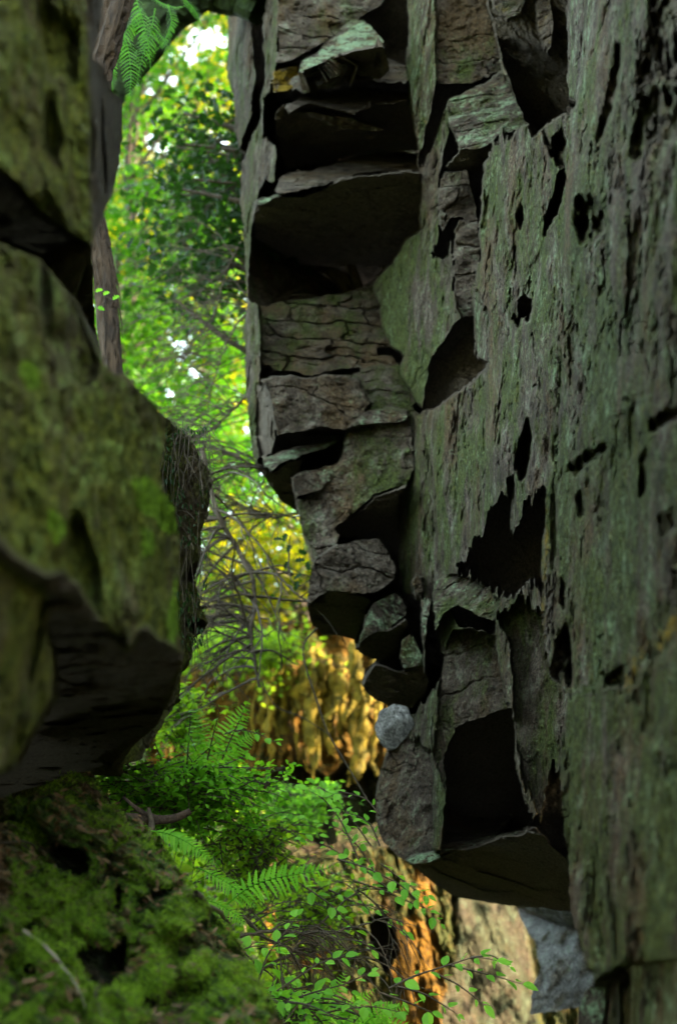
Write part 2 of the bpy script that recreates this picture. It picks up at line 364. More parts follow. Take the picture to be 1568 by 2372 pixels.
F('fractured_face', [(800,1010),(825,985),(860,962),(946,958),(956,1000),(958,1080),(940,1122),(870,1152),(832,1180),(812,1197),(775,1262),(735,1292),(700,1240),(690,1160),(745,1142),(770,1100)], B(6.85,830,1080,-.04,-.03), (.30,.35,.03,0), 'B')
F('ledge#6', [(800,998),(820,980),(850,950),(900,940),(944,945),(946,975),(905,985),(850,990)], B(6.78,880,960,.0,-.2), (.05,.6,0,0), 'B', 3)
F('overhang#3', [(778,1222),(812,1197),(870,1156),(945,1120),(925,1150),(916,1290),(900,1360),(878,1262),(840,1246),(790,1242)], B(6.95,850,1190,.0,.9), CZ, 'B', 2)
F('block#4', [(730,1292),(780,1257),(840,1246),(880,1250),(916,1310),(908,1352),(872,1376),(840,1376),(762,1371),(720,1402),(700,1395),(710,1330)], B(6.7,800,1310,.05,-.05), (-.1,.15,0,.05), 'B')
F('overhang#4', [(700,1402),(722,1400),(762,1371),(840,1378),(860,1390),(848,1420),(825,1490),(775,1485),(720,1460)], B(6.75,780,1380,.0,.9), (.05,.0,0,.85), 'S', 2)
F('hollow#3', [(916,1300),(930,1380),(985,1395),(1012,1460),(1024,1540),(1012,1600),(990,1640),(930,1650),(840,1610),(820,1560),(850,1500),(900,1460)], B(8.1,900,1500,.0,.2), DK, 'B', 2)
F('block#5', [(828,1500),(847,1420),(862,1396),(912,1376),(936,1398),(940,1428),(900,1460),(860,1474)], B(6.7,880,1420,.15,-.1), (.25,.7,0,0), 'B')
F('overhang#5', [(820,1502),(860,1474),(900,1460),(940,1430),(945,1450),(926,1488),(920,1560),(866,1532),(820,1525)], B(6.8,880,1480,.0,.9), DK, 'S', 2)
F('block#6', [(920,1530),(926,1490),(946,1470),(966,1480),(980,1520),(984,1542),(950,1547),(932,1552)], B(6.5,950,1510,.05,-.05), (.2,.6,0,0), 'B')
F('overhang#6', [(838,1590),(866,1535),(925,1552),(985,1545),(998,1575),(990,1605),(955,1640),(905,1640),(850,1612)], B(6.6,950,1550,.0,.5), DK, 'S', 2)
# the lower corner block
F('corner_block', [(860,1860),(888,1760),(905,1712),(962,1698),(1004,1690),(1015,1760),(1034,1800),(1028,1900),(1022,1975),(940,1996),(905,1985),(860,1930)], [(900,1850,6.55),(1020,1850,6.25),(900,1950,6.45)], (.0,.4,.0,.0), 'B')
F('corner_block', [(940,1700),(1000,1600),(1030,1560),(1040,1700),(1034,1800),(1028,1900),(1022,1975),(1003,1978),(1005,1850),(1000,1740)], [(960,1850,6.35),(1040,1850,5.75),(960,1650,6.45)], (.45,.45,.05,0), 'W', 0, new=False)
F('overhang#7', [(935,1998),(975,1990),(1022,1976),(1150,1942),(1240,1912),(1300,1900),(1600,1900),(1600,2160),(1240,2125),(1100,2105),(1000,2060),(945,2020)], B(5.7,1150,1940,-.35,1.15), CZ, 'S', 2)
F('overhang_lip', [(932,1996),(960,1980),(1018,1970),(1024,1988),(1000,2000),(945,2006)], B(6.0,980,1990,-.1,-.4), (-.4,.9,0,0), 'S', 0)
F('column', [(1015,1600),(1020,1540),(1030,1490),(1045,1465),(1085,1455),(1150,1468),(1152,1500),(1166,1580),(1178,1648),(1122,1662),(1077,1671),(1052,1692),(1036,1730),(1030,1830),(1008,1740)], [(1040,1600,6.15),(1160,1600,5.85),(1040,1700,6.1)], (.15,.35,.0,0), 'B')
F('deep_overhang#2', [(1034,1800),(1036,1732),(1052,1694),(1077,1672),(1122,1663),(1182,1645),(1192,1700),(1196,1790),(1212,1850),(1235,1900),(1240,1912),(1150,1942),(1022,1976),(1030,1900)], B(6.4,1120,1700,.0,.55), CZ, 'B', 2)
F('ledge#7', [(1022,1985),(1060,1958),(1150,1938),(1200,1920),(1230,1905),(1235,1912),(1200,1932),(1140,1948),(1060,1972)], B(6.3,1120,1945,-.2,0), (.0,.7,0,.2), 'B', 0)
F('hollow#4', [(1230,1905),(1255,1872),(1280,1745),(1300,1700),(1600,1700),(1600,2000),(1315,2005),(1245,1915)], B(6.6,1280,1850,0,.3), DK, 'B', 2)
F('hanging_flake', [(1188,1640),(1184,1500),(1150,1440),(1200,1380),(1260,1420),(1420,1500),(1420,1780),(1290,1790),(1278,1760),(1266,1810),(1257,1880),(1250,1915),(1243,1880),(1228,1840),(1212,1815),(1197,1720)], [(1190,1600,5.35),(1300,1600,4.95),(1190,1800,5.35)], (.70,.3,.05,0), 'W', 1)
# upper middle
F('hollow#5', [(972,360),(985,280),(1005,200),(1010,190),(1075,185),(1120,180),(1165,172),(1110,345),(1118,400),(1122,500),(1112,640),(1095,735),(1010,620),(985,560),(975,480)], B(6.9,1050,350,-.3,.0), DK, 'B', 2)
F('flange', [(930,-270),(1010,-270),(1010,0),(1008,110),(1012,190),(986,300),(977,352),(964,335),(954,230),(940,150),(945,60)], [(940,200,6.9),(1010,200,6.2),(940,300,6.9)], (.40,.5,.22,0), 'W', 1)
F('upper_block', [(1010,-270),(1130,-270),(1125,0),(1142,60),(1168,172),(1092,192),(1012,196)], B(6.3,1060,120,-.06,-.04), (.10,.25,.0,0), 'B')
F('lichen_block', [(1038,228),(1062,215),(1100,200),(1165,172),(1192,200),(1228,292),(1202,302),(1150,316),(1122,342),(1062,352),(1050,322),(1030,262)], B(5.9,1120,270,-.12,-.25), (.1,.6,0,0), 'B')
F('overhang#8', [(1062,352),(1122,342),(1150,316),(1205,302),(1150,345),(1116,380),(1095,400),(1026,388)], B(6.0,1100,345,.0,.7), DK, 'B', 2)
F('broken_column', [(1016,505),(1012,440),(1028,398),(1082,395),(1098,450),(1106,520),(1062,505),(1040,508),(1020,540)], B(6.2,1060,450,-.05,.0), (-.05,.35,0,0), 'B')
F('broken_column', [(1048,530),(1060,508),(1104,512),(1114,560),(1110,640),(1094,735),(1066,742),(1052,690),(1044,600)], B(6.15,1080,600,-.05,.0), (-.1,.3,0,0), 'B', 0, new=False)
F('flange#2', [(975,380),(995,350),(1030,250),(1040,300),(1020,400),(1012,500),(1018,545),(1000,600),(1020,590),(1050,560),(1052,700),(1062,740),(1030,790),(1005,830),(975,800),(960,740),(955,640),(975,540)], [(975,600,6.7),(1060,600,6.1),(975,700,6.7)], (.35,.35,.08,0), 'W', 1)
F('lichen_pillar', [(1118,420),(1140,322),(1190,312),(1225,306),(1262,285),(1310,250),(1330,400),(1330,900),(1130,900),(1106,830),(1128,790),(1136,740),(1112,690),(1100,655),(1116,600),(1110,520)], MW, (.35,.42,.12,0), 'W', 1)
F('deep_overhang#3', [(1118,-270),(1330,-270),(1330,262),(1285,275),(1262,290),(1236,318),(1226,292),(1190,200),(1162,130),(1140,60),(1125,0)], B(5.6,1200,60,-.25,.38), (0,0,.0,.9), 'B', 2)
F('knob', [(1140,-100),(1215,-100),(1212,0),(1200,40),(1170,52),(1145,20)], B(5.3,1180,0,-.1,-.2), (.0,.2,.3,.15), 'B', 0)
F('rib', [(1235,-100),(1275,-100),(1278,0),(1282,60),(1278,110),(1262,115),(1244,60)], B(5.2,1260,50,-.2,-.1), (-.3,.2,.3,0), 'W', 0)
F('lodged_chunk', [(1196,690),(1212,680),(1230,690),(1228,722),(1205,730),(1194,715)], B(5.0,1210,700), (-.2,.1,0,.3), 'B', 0)
F('dark_cavity', [(985,950),(988,900),(1000,835),(1030,792),(1062,742),(1096,730),(1102,765),(1106,830),(1132,842),(1096,880),(1060,912),(1020,938),(965,952)], B(6.75,1050,850,-.25,.12), (0,0,0,.9), 'B', 2)
F('hanging_tooth', [(1096,655),(1104,660),(1112,690),(1136,740),(1126,790),(1107,835),(1100,800),(1097,740)], [(1096,740,5.9),(1140,740,5.5),(1096,800,5.9)], (.45,.5,.1,0), 'W', 0)
F('crevice#8', [(955,935),(965,925),(985,948),(975,960)], B(7.5,1290,450), DK, 'B', 2)
F('dark_cavity#2', [(1058,1322),(1080,1290),(1110,1250),(1130,1200),(1162,1148),(1186,1160),(1190,1240),(1216,1180),(1252,1138),(1300,1138),(1300,1420),(1235,1350),(1190,1372),(1150,1382),(1100,1342)], B(6.1,1150,1250,-.3,.15), (0,0,0,.9), 'W', 2)
F('hanging_tooth#2', [(1176,1100),(1190,1110),(1192,1200),(1186,1252),(1181,1200)], [(1176,1150,5.3),(1192,1150,5.1),(1176,1250,5.3)], (.5,.4,.2,0), 'W', 0)
F('rounded_block', [(1003,1400),(1005,1345),(1040,1330),(1092,1340),(1130,1362),(1152,1392),(1152,1432),(1110,1427),(1062,1402),(1032,1422),(1010,1462)], [(1020,1380,6.1),(1150,1380,5.7),(1020,1430,5.95)], (.35,.5,.05,0), 'B')
F('crevice#9', [(1050,1412),(1064,1405),(1110,1430),(1152,1434),(1150,1465),(1085,1452),(1065,1450)], B(6.9,1100,1440), DK, 'B', 2)
F('thin_fin', [(972,1390),(986,1386),(1000,1395),(992,1440),(986,1500),(984,1565),(978,1500)], B(6.2,980,1450,-.2,0), (.3,.6,0,0), 'W', 0)
F('block#7', [(950,1345),(962,1325),(978,1330),(984,1375),(975,1395),(958,1392)], B(6.35,960,1360,0,0), (.1,.5,0,0), 'B', 0)
R.blur(1)
R.dig([(1296,395),(1312,410),(1300,470),(1270,530),(1258,550),(1262,515),(1280,470)], 0.5, 'W', 3, (.2,.1,0,.3))
R.dig([(1196,500),(1208,482),(1212,512),(1204,530)], 0.4, 'W', 3, (.2,.1,0,.3))
R.dig([(1255,300),(1264,292),(1272,330),(1300,300),(1310,330),(1306,400),(1290,380)], 0.4, 'W', 3, (.2,.1,0,.3))
R.dig([(1184,748),(1198,728),(1228,722),(1226,738),(1200,745)], 0.4, 'W', 3, (.2,.1,0,.3))
R.dig([(1222,978),(1232,1010),(1228,1060),(1216,1112),(1192,1092),(1204,1012)], 0.7, 'W', 3, (.2,.1,0,.3))
R.world(rock_disp())
cliff = empty('rock_wall', at(1000, 2100, 6.5), 'tall dark overhanging sandstone wall with ledges and hollows, left end open to the woods', 'rock wall')
cliff_parts = R.build(M_CLIFF, [(cliff, None)], skirt=(1.0, 2.6, .55))
PARTLAB = {'lichen_block': 'angular block mottled with mint green lichen', 'hanging_flake': 'mossy flake ending in ragged points', 'overhang_lip': 'pale grey lip under the lower corner block', 'lodged_chunk': 'dark grey chunk lodged in a small socket'}
for o in cliff_parts:
    k = o.name.split('.')[0]
    if k in PARTLAB: o['label'] = PARTLAB[k]
# the mass of the wall behind its face
def prism(name, foot, z0, z1, mat, parent):
    n = len(foot); V = [(x, y, z0) for x, y in foot] + [(x, y, z1) for x, y in foot]
    F4 = [[i, (i + 1) % n, n + (i + 1) % n, n + i] for i in range(n)]
    me = mesh(name, V, [np.array(F4), np.array([list(range(n))[::-1]]), np.array([list(range(n, 2*n))])], mat, parent, np.tile((.4, .3, .1, 0), (2*n, 1)))
    return me
prism('rock_mass', [(1.45,9.3),(1.6,5),(1.6,.8),(7,.8),(7,9.3)], 2.4, 9.0, M_CLIFF, cliff)

# ------------------------------------------------------------------ near buttress
R = Relief(1200, 2060, -300, 2520, 2.6, 200)
F = R.facet
BSIL = [(1305,-300),(1310,0),(1312,250),(1318,330),(1310,420),(1302,520),(1300,600),(1296,700),(1292,800),(1282,900),(1275,1000),(1268,1090),(1260,1200),(1253,1300),(1250,1400),(1262,1500),(1272,1560),(1302,1590),(1312,1630),(1300,1690),(1292,1760),(1300,1850),(1310,1950),(1320,2050),(1322,2110),(1330,2160),(1346,2205),(1366,2262),(1382,2285),(1400,2300),(1412,2372),(1415,2530),(2060,2530),(2060,-300)]
BW = [(1265,1200,3.95),(1568,1200,2.75),(1265,2200,3.95)]
BZn = (.50,.42,.12,0)
F('rock_face', BSIL, BW, BZn, 'W', 4, sil=True)
F('pale_edge_strip', [(1250,1400),(1253,1300),(1262,1180),(1276,1180),(1268,1300),(1262,1400),(1268,1480),(1258,1490)], BW, (.4,.2,.5,0), 'W', 4)
F('edge_fluting', [(1305,-300),(1400,-300),(1392,0),(1380,60),(1352,160),(1335,230),(1318,260),(1310,200),(1300,0)], [(1305,100,4.1),(1400,100,3.3),(1305,300,4.1)], (.25,.5,.05,0), 'W', 4)
HOLES = []
def hole(nm, poly, Y, warp='B', zn=(.5, .1, 0, .2)):
    HOLES.append((poly, .10 + .17*(Y - 3.5), zn))
hole('dark_cavity', [(1490,-200),(1600,-200),(1700,180),(1568,190),(1500,185),(1476,200),(1478,170),(1500,110),(1505,40)], 3.9, 'B', (0,.1,.0,.6))
hole('dark_cavity', [(1470,290),(1490,215),(1568,200),(1640,240),(1640,330),(1520,330),(1490,370),(1455,372)], 3.8, 'B')
hole('weathered_hole', [(1334,462),(1365,455),(1395,480),(1408,520),(1390,548),(1365,560),(1345,565),(1330,525)], 4.5)
hole('crevice', [(1428,90),(1436,110),(1430,200),(1415,260),(1395,320),(1378,345),(1385,300),(1405,230),(1420,160)], 3.9, 'W')
hole('crevice', [(1312,1088),(1345,1058),(1400,1030),(1405,1040),(1372,1068),(1350,1085),(1332,1100)], 3.9)
hole('crevice', [(1332,1150),(1346,1130),(1356,1185),(1345,1200)], 3.9, 'W')
hole('crevice', [(1502,985),(1530,960),(1568,940),(1600,935),(1568,965),(1540,985),(1510,1010)], 3.6)
hole('crevice', [(1298,1400),(1302,1340),(1312,1385),(1308,1420)], 4.4, 'W')
hole('crevice', [(1272,1562),(1290,1500),(1304,1450),(1312,1440),(1322,1500),(1327,1585),(1306,1592),(1284,1578)], 4.6)
hole('crevice', [(1392,1572),(1420,1560),(1442,1540),(1446,1582),(1425,1592),(1402,1586)], 3.9)
hole('crevice', [(1465,1575),(1482,1590),(1490,1600),(1480,1640),(1470,1620)], 3.8)
hole('crevice', [(1400,2372),(1412,2250),(1432,2235),(1428,2300),(1436,2400),(1436,2530),(1395,2530)], 4.2, 'B')
hole('crevice', [(1480,1060),(1500,1040),(1498,1120),(1484,1160)], 3.7, 'W')
hole('crevice', [(1524,1195),(1560,1180),(1568,1230),(1530,1240)], 3.5, 'B')
F('ochre_band', [(1440,1560),(1470,1510),(1520,1470),(1568,1420),(1660,1380),(1640,1450),(1568,1475),(1510,1510),(1470,1560),(1460,1640),(1448,1640)], BW, (.5,.2,.75,0), 'W', 4)
F('lower_slab', [(1300,1590),(1330,1600),(1400,1592),(1470,1600),(1490,1550),(1568,1490),(2060,1400),(2060,2240),(1568,2240),(1430,2235),(1380,2280),(1290,2100),(1280,1700)], [(1265,1200,3.80),(1568,1200,2.62),(1265,2200,3.74)], (.62,.40,.08,0), 'W', 4)
F('rock_foot', [(1336,2530),(1334,2345),(1352,2298),(1378,2280),(1412,2284),(1408,2372),(1402,2530)], B(3.6,1370,2320,-.1,-.05), (.15,.75,0,0), 'B', 0, sil=True)
F('rock_foot', [(1432,2245),(1480,2230),(1568,2225),(2060,2200),(2060,2530),(1438,2530)], [(1430,2300,3.6),(1568,2300,2.7),(1430,2400,3.55)], (.45,.65,.1,0), 'B', 4, new=False)
R.blur(2)
for q, k, z_ in HOLES: R.dig(q, k, 'W', 3, z_)
def butt_disp(x, y, z, kind, X, Y):
    n0 = fbm(x*2, y*1.4, z*1.4, 31, 3); n1 = fbm(x*9, y*6, z*4.5, 32, 4, .55); n2 = fbm(x*34, y*28, z*24, 33, 3, .6)
    pits = fbm(x*9+4+n1*.6, y*8+n2*.5, z*9+n1*.8, 34, 4, .6)
    big = fbm(x*4+9+n1, y*3.4+n1*.8, z*3.2+n2*.6, 35, 4, .6)
    d4 = .14*n0 + .05*n1 + .020*n2 + .035*sst(pits, .22, .50) + .07*sst(big, .32, .60)
    dd = .05*n0 + .04*n1 + .015*n2
    return np.where(kind == 4, d4, dd)
R.world(butt_disp)
butt = empty('rock_buttress', at(1400, 2372, 3.4), 'nearest mossy grey-green pitted rock buttress filling the right edge of the picture', 'rock face')
butt_parts = R.build(M_CLIFF, [(butt, None)], skirt=(.7, .5, .05))

# ------------------------------------------------------------------ left foreground rock
R = Relief(-420, 460, -300, 1960, 3.2, 300)
F = R.facet
LS = [(-420,-300),(245,-300),(240,0),(238,60),(216,130),(240,155),(260,210),(286,232),(288,300),(276,380),(262,450),(242,500),(218,560),(220,700),(226,780),(242,840),(275,868),(320,898),(360,938),(384,970),(385,1040),(372,1080),(382,1130),(408,1180),(416,1230),(414,1380),(420,1480),(430,1520),(416,1570),(400,1610),(370,1680),(310,1730),(290,1760),(212,1792),(150,1830),(100,1870),(40,1895),(-100,1915),(-420,1930)]
LW = [(0,500,2.1),(250,500,2.5),(0,1500,2.15)]
F('rock_face', LS, LW, (.70,.45,.12,0), 'S', 0, sil=True)
for q in ([(300,1110),(335,1095),(370,1130),(412,1170),(420,1230),(395,1240),(360,1200),(320,1180)], [(110,1180),(140,1190),(150,1240),(130,1275),(105,1240)], [(325,1225),(355,1230),(360,1290),(335,1290)], [(40,830),(90,850),(100,900),(60,905)], [(385,1500),(420,1460),(416,1330),(400,1360)]):
    F('rock_face', q, LW, (1.0,.1,1.5,0), 'B', 0, new=False)
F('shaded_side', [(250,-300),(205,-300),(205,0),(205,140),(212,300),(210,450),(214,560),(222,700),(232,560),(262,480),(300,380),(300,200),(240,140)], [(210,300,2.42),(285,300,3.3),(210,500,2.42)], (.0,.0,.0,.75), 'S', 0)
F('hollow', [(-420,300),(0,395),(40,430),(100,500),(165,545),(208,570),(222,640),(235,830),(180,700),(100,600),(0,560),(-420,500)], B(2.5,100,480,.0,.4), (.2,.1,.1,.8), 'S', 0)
F('overhang', [(-420,1230),(0,1245),(50,1300),(100,1325),(150,1318),(182,1360),(222,1422),(262,1470),(290,1502),(302,1500),(318,1455),(340,1445),(358,1470),(385,1485),(440,1530),(440,1600),(380,1720),(290,1790),(150,1850),(0,1930),(-420,1950)], B(2.5,200,1440,.03,.40), (.9,0,0,.97), 'B', 0)  # underside shade put into the zone colour
F('lower_face', [(-420,1290),(0,1290),(30,1320),(60,1345),(100,1350),(118,1400),(105,1460),(128,1530),(125,1620),(70,1700),(40,1760),(0,1800),(-420,1850)], B(2.25,50,1500,.2,.05), (.55,.3,.2,.1), 'B', 0)
R.blur(3)
def left_disp(x, y, z, kind, X, Y):
    return (.09*fbm(x*3, y*3, z*3, 41, 3) + .05*fbm(x*10, y*10, z*7, 42, 3)) + .03*fbm(x*40, y*40, z*30, 43, 3) + .10*sst(fbm(x*7, y*7, z*5, 44, 2), .25, .5)
R.world(left_disp)
lrock = empty('rock_overhang', at(0, 1900, 2.4), 'blurred moss-covered rock overhang close to the camera at the left edge', 'rock')
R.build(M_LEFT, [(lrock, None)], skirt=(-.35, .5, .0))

# ------------------------------------------------------------------ brown root-hung crag behind the foreground rock
R = Relief(150, 520, 840, 1800, 2.0, 400)
F = R.facet
CS = [(150,840),(300,880),(372,958),(402,985),(432,1000),(455,1050),(482,1085),(492,1130),(484,1190),(468,1225),(466,1290),(452,1340),(462,1400),(482,1445),(470,1468),(448,1472),(438,1540),(420,1560),(418,1620),(395,1660),(330,1760),(150,1800)]
F('crag_face', CS, [(300,1200,5.0),(480,1200,5.6),(300,1500,5.1)], (.35,.1,.1,.1), 'B', 0, sil=True)
F('notch', [(440,1350),(470,1330),(460,1300),(440,1310),(425,1340)], [(300,1200,5.5),(480,1200,5.9),(300,1500,5.5)], DK, 'B', 2)
F('notch', [(445,1470),(480,1462),(470,1440),(440,1430),(425,1450)], [(300,1200,5.5),(480,1200,5.9),(300,1500,5.5)], DK, 'B', 2, new=False)
R.blur(1); R.world(rock_disp(1.2))
crag = empty('crag', at(380, 1700, 5.3), 'narrow brown crag with hanging roots just right of the blurred foreground rock', 'rock')
R.build(M_LEFT, [(crag, None)], skirt=(-.6, 1.2, .0))

# ------------------------------------------------------------------ mossy bank, lower left
R = Relief(-500, 760, 1740, 2700, 2.2, 500)
F = R.facet
KS = [(-500,1820),(60,1850),(160,1790),(214,1786),(240,1830),(262,1862),(330,1905),(372,1950),(402,1992),(440,2050),(470,2084),(540,2160),(592,2252),(640,2335),(662,2380),(740,2520),(760,2700),(-500,2700)]
F('bank', KS, [(0,2372,2.75),(150,1810,4.0),(640,2350,3.45)], (.95,.1,.1,0), 'S', 0, sil=True)
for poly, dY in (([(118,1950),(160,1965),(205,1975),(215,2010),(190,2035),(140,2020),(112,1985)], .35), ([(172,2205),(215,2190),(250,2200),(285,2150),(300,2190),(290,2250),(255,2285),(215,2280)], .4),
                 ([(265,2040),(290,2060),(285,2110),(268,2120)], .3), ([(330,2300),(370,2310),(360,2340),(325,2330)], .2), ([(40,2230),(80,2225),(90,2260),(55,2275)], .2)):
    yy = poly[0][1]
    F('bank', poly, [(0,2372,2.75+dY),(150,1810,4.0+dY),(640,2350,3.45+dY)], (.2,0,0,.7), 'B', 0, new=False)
R.blur(3)
def bank_disp(x, y, z, kind, X, Y):
    # humps running down the slope
    u = x*1.6 - z*1.1
    n = fbm(x*4, y*4, z*4, 51, 3); m = fbm(x*13, y*13, z*11, 52, 4, .6); k = fbm(x*45, y*45, z*40, 53, 3, .6)
    fold = np.abs(fbm(u*2.6 + 2, (x+z)*1.1, y*1.2, 54, 3))
    return .20*n + .13*m + .035*k + .20*sst(fold, .14, 0) - .06*np.abs(fbm(x*8, y*8, z*5, 55, 3)) 
R.world(bank_disp)
BROWN = sst(.35*vn(R.P[...,0]*3, R.P[...,1]*3, R.P[...,2]*3, 207) + (160 - R.X)/260. - np.abs(R.Y - 2040)/420., .0, .5)
BROWN = np.maximum(BROWN, .6*sst(fbm(R.P[...,0]*2.6, R.P[...,1]*2.6, R.P[...,2]*6, 208, 3), .32, .5)); R.z[..., 1] = BROWN
NB = NT('mossy_soil'); zr, zg, zb, za = NB.zone()
n1 = NB.noise(7, 6, .7); n2 = NB.noise(38, 6, .75); n3 = NB.noise(110, 3, .6)
soil = NB.ramp(n2, [(.38, (.012,.008,.005)), (.52, (.12,.072,.042)), (.64, (.30,.20,.13))])
mos = NB.ramp(n2, [(.38, (.006,.012,.003)), (.52, (.04,.08,.010)), (.66, (.12,.20,.02))])
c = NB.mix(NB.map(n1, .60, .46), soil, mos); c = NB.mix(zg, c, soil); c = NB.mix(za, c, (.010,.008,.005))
NB.l.new(c, NB.b.inputs['Base Color']); NB.b.inputs['Roughness'].default_value = .95; NB.b.inputs['Specular IOR Level'].default_value = .15
p = NB.bump(n2, .03, 1); NB.bump(n3, .008, 1, p)
M_BANK = NB.m
v = R.lab >= 0; H_, W_ = v.shape; idx = np.arange(H_*W_).reshape(H_, W_)
ok = v[:-1,:-1] & v[1:,:-1] & v[:-1,1:] & v[1:,1:]
R.names = ['bank']
bank = R.build(M_BANK, [], skirt=(-.25, 1.0, -.7))[0] if False else None
bk = R.build(M_BANK, [(None, None)], skirt=(-.15, .9, -.6))[0]
tag(bk, kind='structure'); bk.name = 'terrain_bank'
BP = R.P; BV = v; BN_D = R.z[..., 3]

# ------------------------------------------------------------------ ground
def hterr(x, y):
    base = .15 + .04 * np.maximum(y, 0) + 1.5 * sst(-x, -.1, 1.1) * sst(y, 3.6, 5.5) + .5 * sst(y, 8.5, 11.5) * sst(-x, .2, 1.0)
    hill = 2.0 * sst(y, 13.4, 14.8) + .20 * np.maximum(y - 14.6, 0) - .26 * np.maximum(y - 38, 0) 
    side = 1.6 * sst(-x, 2.5, 7) + 1.2 * sst(x, 3.0, 8)
    return base + hill + side + .10*fbm(x*.9, y*.9, 0, 61, 4) + .03*fbm(x*5, y*5, 0, 62, 3)
gx = np.concatenate([np.linspace(-220, -9, 22), np.linspace(-8.8, 8.8, 230), np.linspace(9, 220, 22)])
gy = np.concatenate([np.linspace(-120, -4, 14), np.linspace(-3.9, 16, 260), np.linspace(16.3, 45, 90), np.linspace(47, 300, 26)])
GX, GY = np.meshgrid(gx, gy); GZ = hterr(GX, GY)
n_ = GX.shape; ii = np.arange(GX.size).reshape(n_)
Q = np.stack([ii[:-1,:-1], ii[:-1,1:], ii[1:,1:], ii[1:,:-1]], -1).reshape(-1, 4)
zc = np.zeros((GX.size, 4)); 
gr = mesh('ground', np.stack([GX, GY, GZ], -1).reshape(-1, 3), Q, M_BANK, None, zc, True); tag(gr, kind='structure')

# ------------------------------------------------------------------ far rock faces
def far_disp(x, y, z, kind, X, Y):
    n0 = fbm(x*1.2, y*1.2, z*1.2, 71, 3); n1 = fbm(x*5, y*5, z*3, 72, 4); n2 = fbm(x*18, y*18, z*12, 73, 3)
    rib = 1 - np.abs(fbm(x*4.2 + .3*vn(x, y, z*1.5, 75), y*.5, z*.75, 74, 3)) * 3.2
    rib = np.clip(rib, 0, 1)**1.3
    layer = fbm(x*.8, y*.8, z*4, 76, 2)
    d6 = .15*n0 + .16*n1 + .08*n2 - .07*rib
    return np.where(kind == 7, .16*n0 + .05*n1 + .02*n2, np.where(kind == 6, d6, np.where(kind == 5, .35*n0 + .16*n1 + .05*n2 - .30*rib*sst(vn(x*1.7, y, z*1.6, 77), -.4, .5)*1.5, .16*n0 + .08*n1 + .03*n2 + .12*layer)))
R = Relief(330, 1120, 1360, 2060, 2.6, 600); F = R.facet
F('rock_face', [(330,1500),(420,1480),(560,1450),(700,1430),(800,1420),(900,1440),(1120,1500),(1120,2060),(330,2060)], [(600,1600,13.0),(900,1600,13.6),(600,1900,12.6)], (.8,.1,.9,0), 'B', 5, sil=True)
F('lower_face', [(330,1790),(520,1770),(600,1800),(690,1765),(760,1800),(800,1770),(900,1790),(1120,1760),(1120,2060),(330,2060)], [(600,1600,13.6),(900,1600,14.2),(600,1900,13.2)], (.55,.1,.1,.25), 'B', 5)
R.blur(2); R.world(far_disp)
fw = empty('far_rock_wall', at(700, 2000, 13), 'far sunlit rock wall with golden hanging moss and root drips at the centre', 'rock wall')
R.build(M_FAR, [(fw, None)], skirt=(.1, 1.0, -.1))
R = Relief(480, 1420, 1960, 2480, 2.6, 650); F = R.facet
F('rock_face', [(520,2040),(700,2010),(850,1960),(1100,1960),(1420,2000),(1420,2480),(500,2480)], [(900,2150,10.9),(1200,2150,12.0),(900,2350,10.7)], (.85,.1,.35,0), 'B', 6, sil=True)
for q in ([(905,2140),(960,2120),(1000,2160),(1030,2230),(1040,2400),(900,2420),(930,2300),(890,2230)], [(690,2090),(760,2070),(770,2180),(740,2260),(700,2240)], [(610,2110),(640,2100),(640,2200),(615,2230)], [(960,1990),(1000,1990),(1010,2100),(975,2110)]):
    F('rock_face', q, [(900,2150,10.9),(1200,2150,12.0),(900,2350,10.7)], (.15,.1,1.15,0), 'B', 6, new=False)  # ochre patches painted in for dappled sun on the rock
F('cavity', [(850,2130),(880,2115),(912,2140),(918,2210),(895,2250),(860,2210)], [(900,2150,11.4),(1200,2150,12.6),(900,2350,11.2)], (.1,.1,0,.5), 'B', 6)
F('grey_face', [(1060,2000),(1200,2000),(1260,2480),(1050,2480),(1020,2340),(1060,2200)], [(1050,2150,11.35),(1200,2150,11.75),(1050,2350,11.2)], (.55,.5,.20,.55), 'B', 7)
R.blur(2); R.world(far_disp)
fw2 = empty('sunlit_rock_wall', at(1000, 2372, 11), 'orange and yellow sunlit rock wall low down beneath the overhang', 'rock wall')
R.build(M_FAR, [(fw2, None)], skirt=(.2, 1.0, .3))
R = Relief(1100, 1460, 2040, 2420, 2.2, 680); F = R.facet
F('boulder_face', [(1180,2060),(1420,2060),(1420,2300),(1340,2335),(1290,2345),(1225,2350),(1232,2290),(1250,2240),(1235,2180),(1200,2120)], [(1200,2150,9.4),(1380,2150,9.0),(1200,2330,8.9)], (-.2,.45,.0,0), 'S', 0, sil=True)
F('damp_top', [(1170,2040),(1420,2040),(1420,2180),(1360,2160),(1300,2140),(1240,2120),(1190,2100)], [(1200,2100,9.2),(1380,2100,8.6),(1200,2180,9.6)], (.5,.1,.0,.3), 'S', 0)  # upper facet in a darker, greener tone than the boulder face
R.blur(2); R.world(far_disp)
fb = empty('grey_boulder', at(1300, 2345, 8.9), 'big smooth grey boulder resting under the overhang at the lower right', 'boulder')
R.build(M_GREY, [(fb, None)], skirt=(.3, .9, .1))

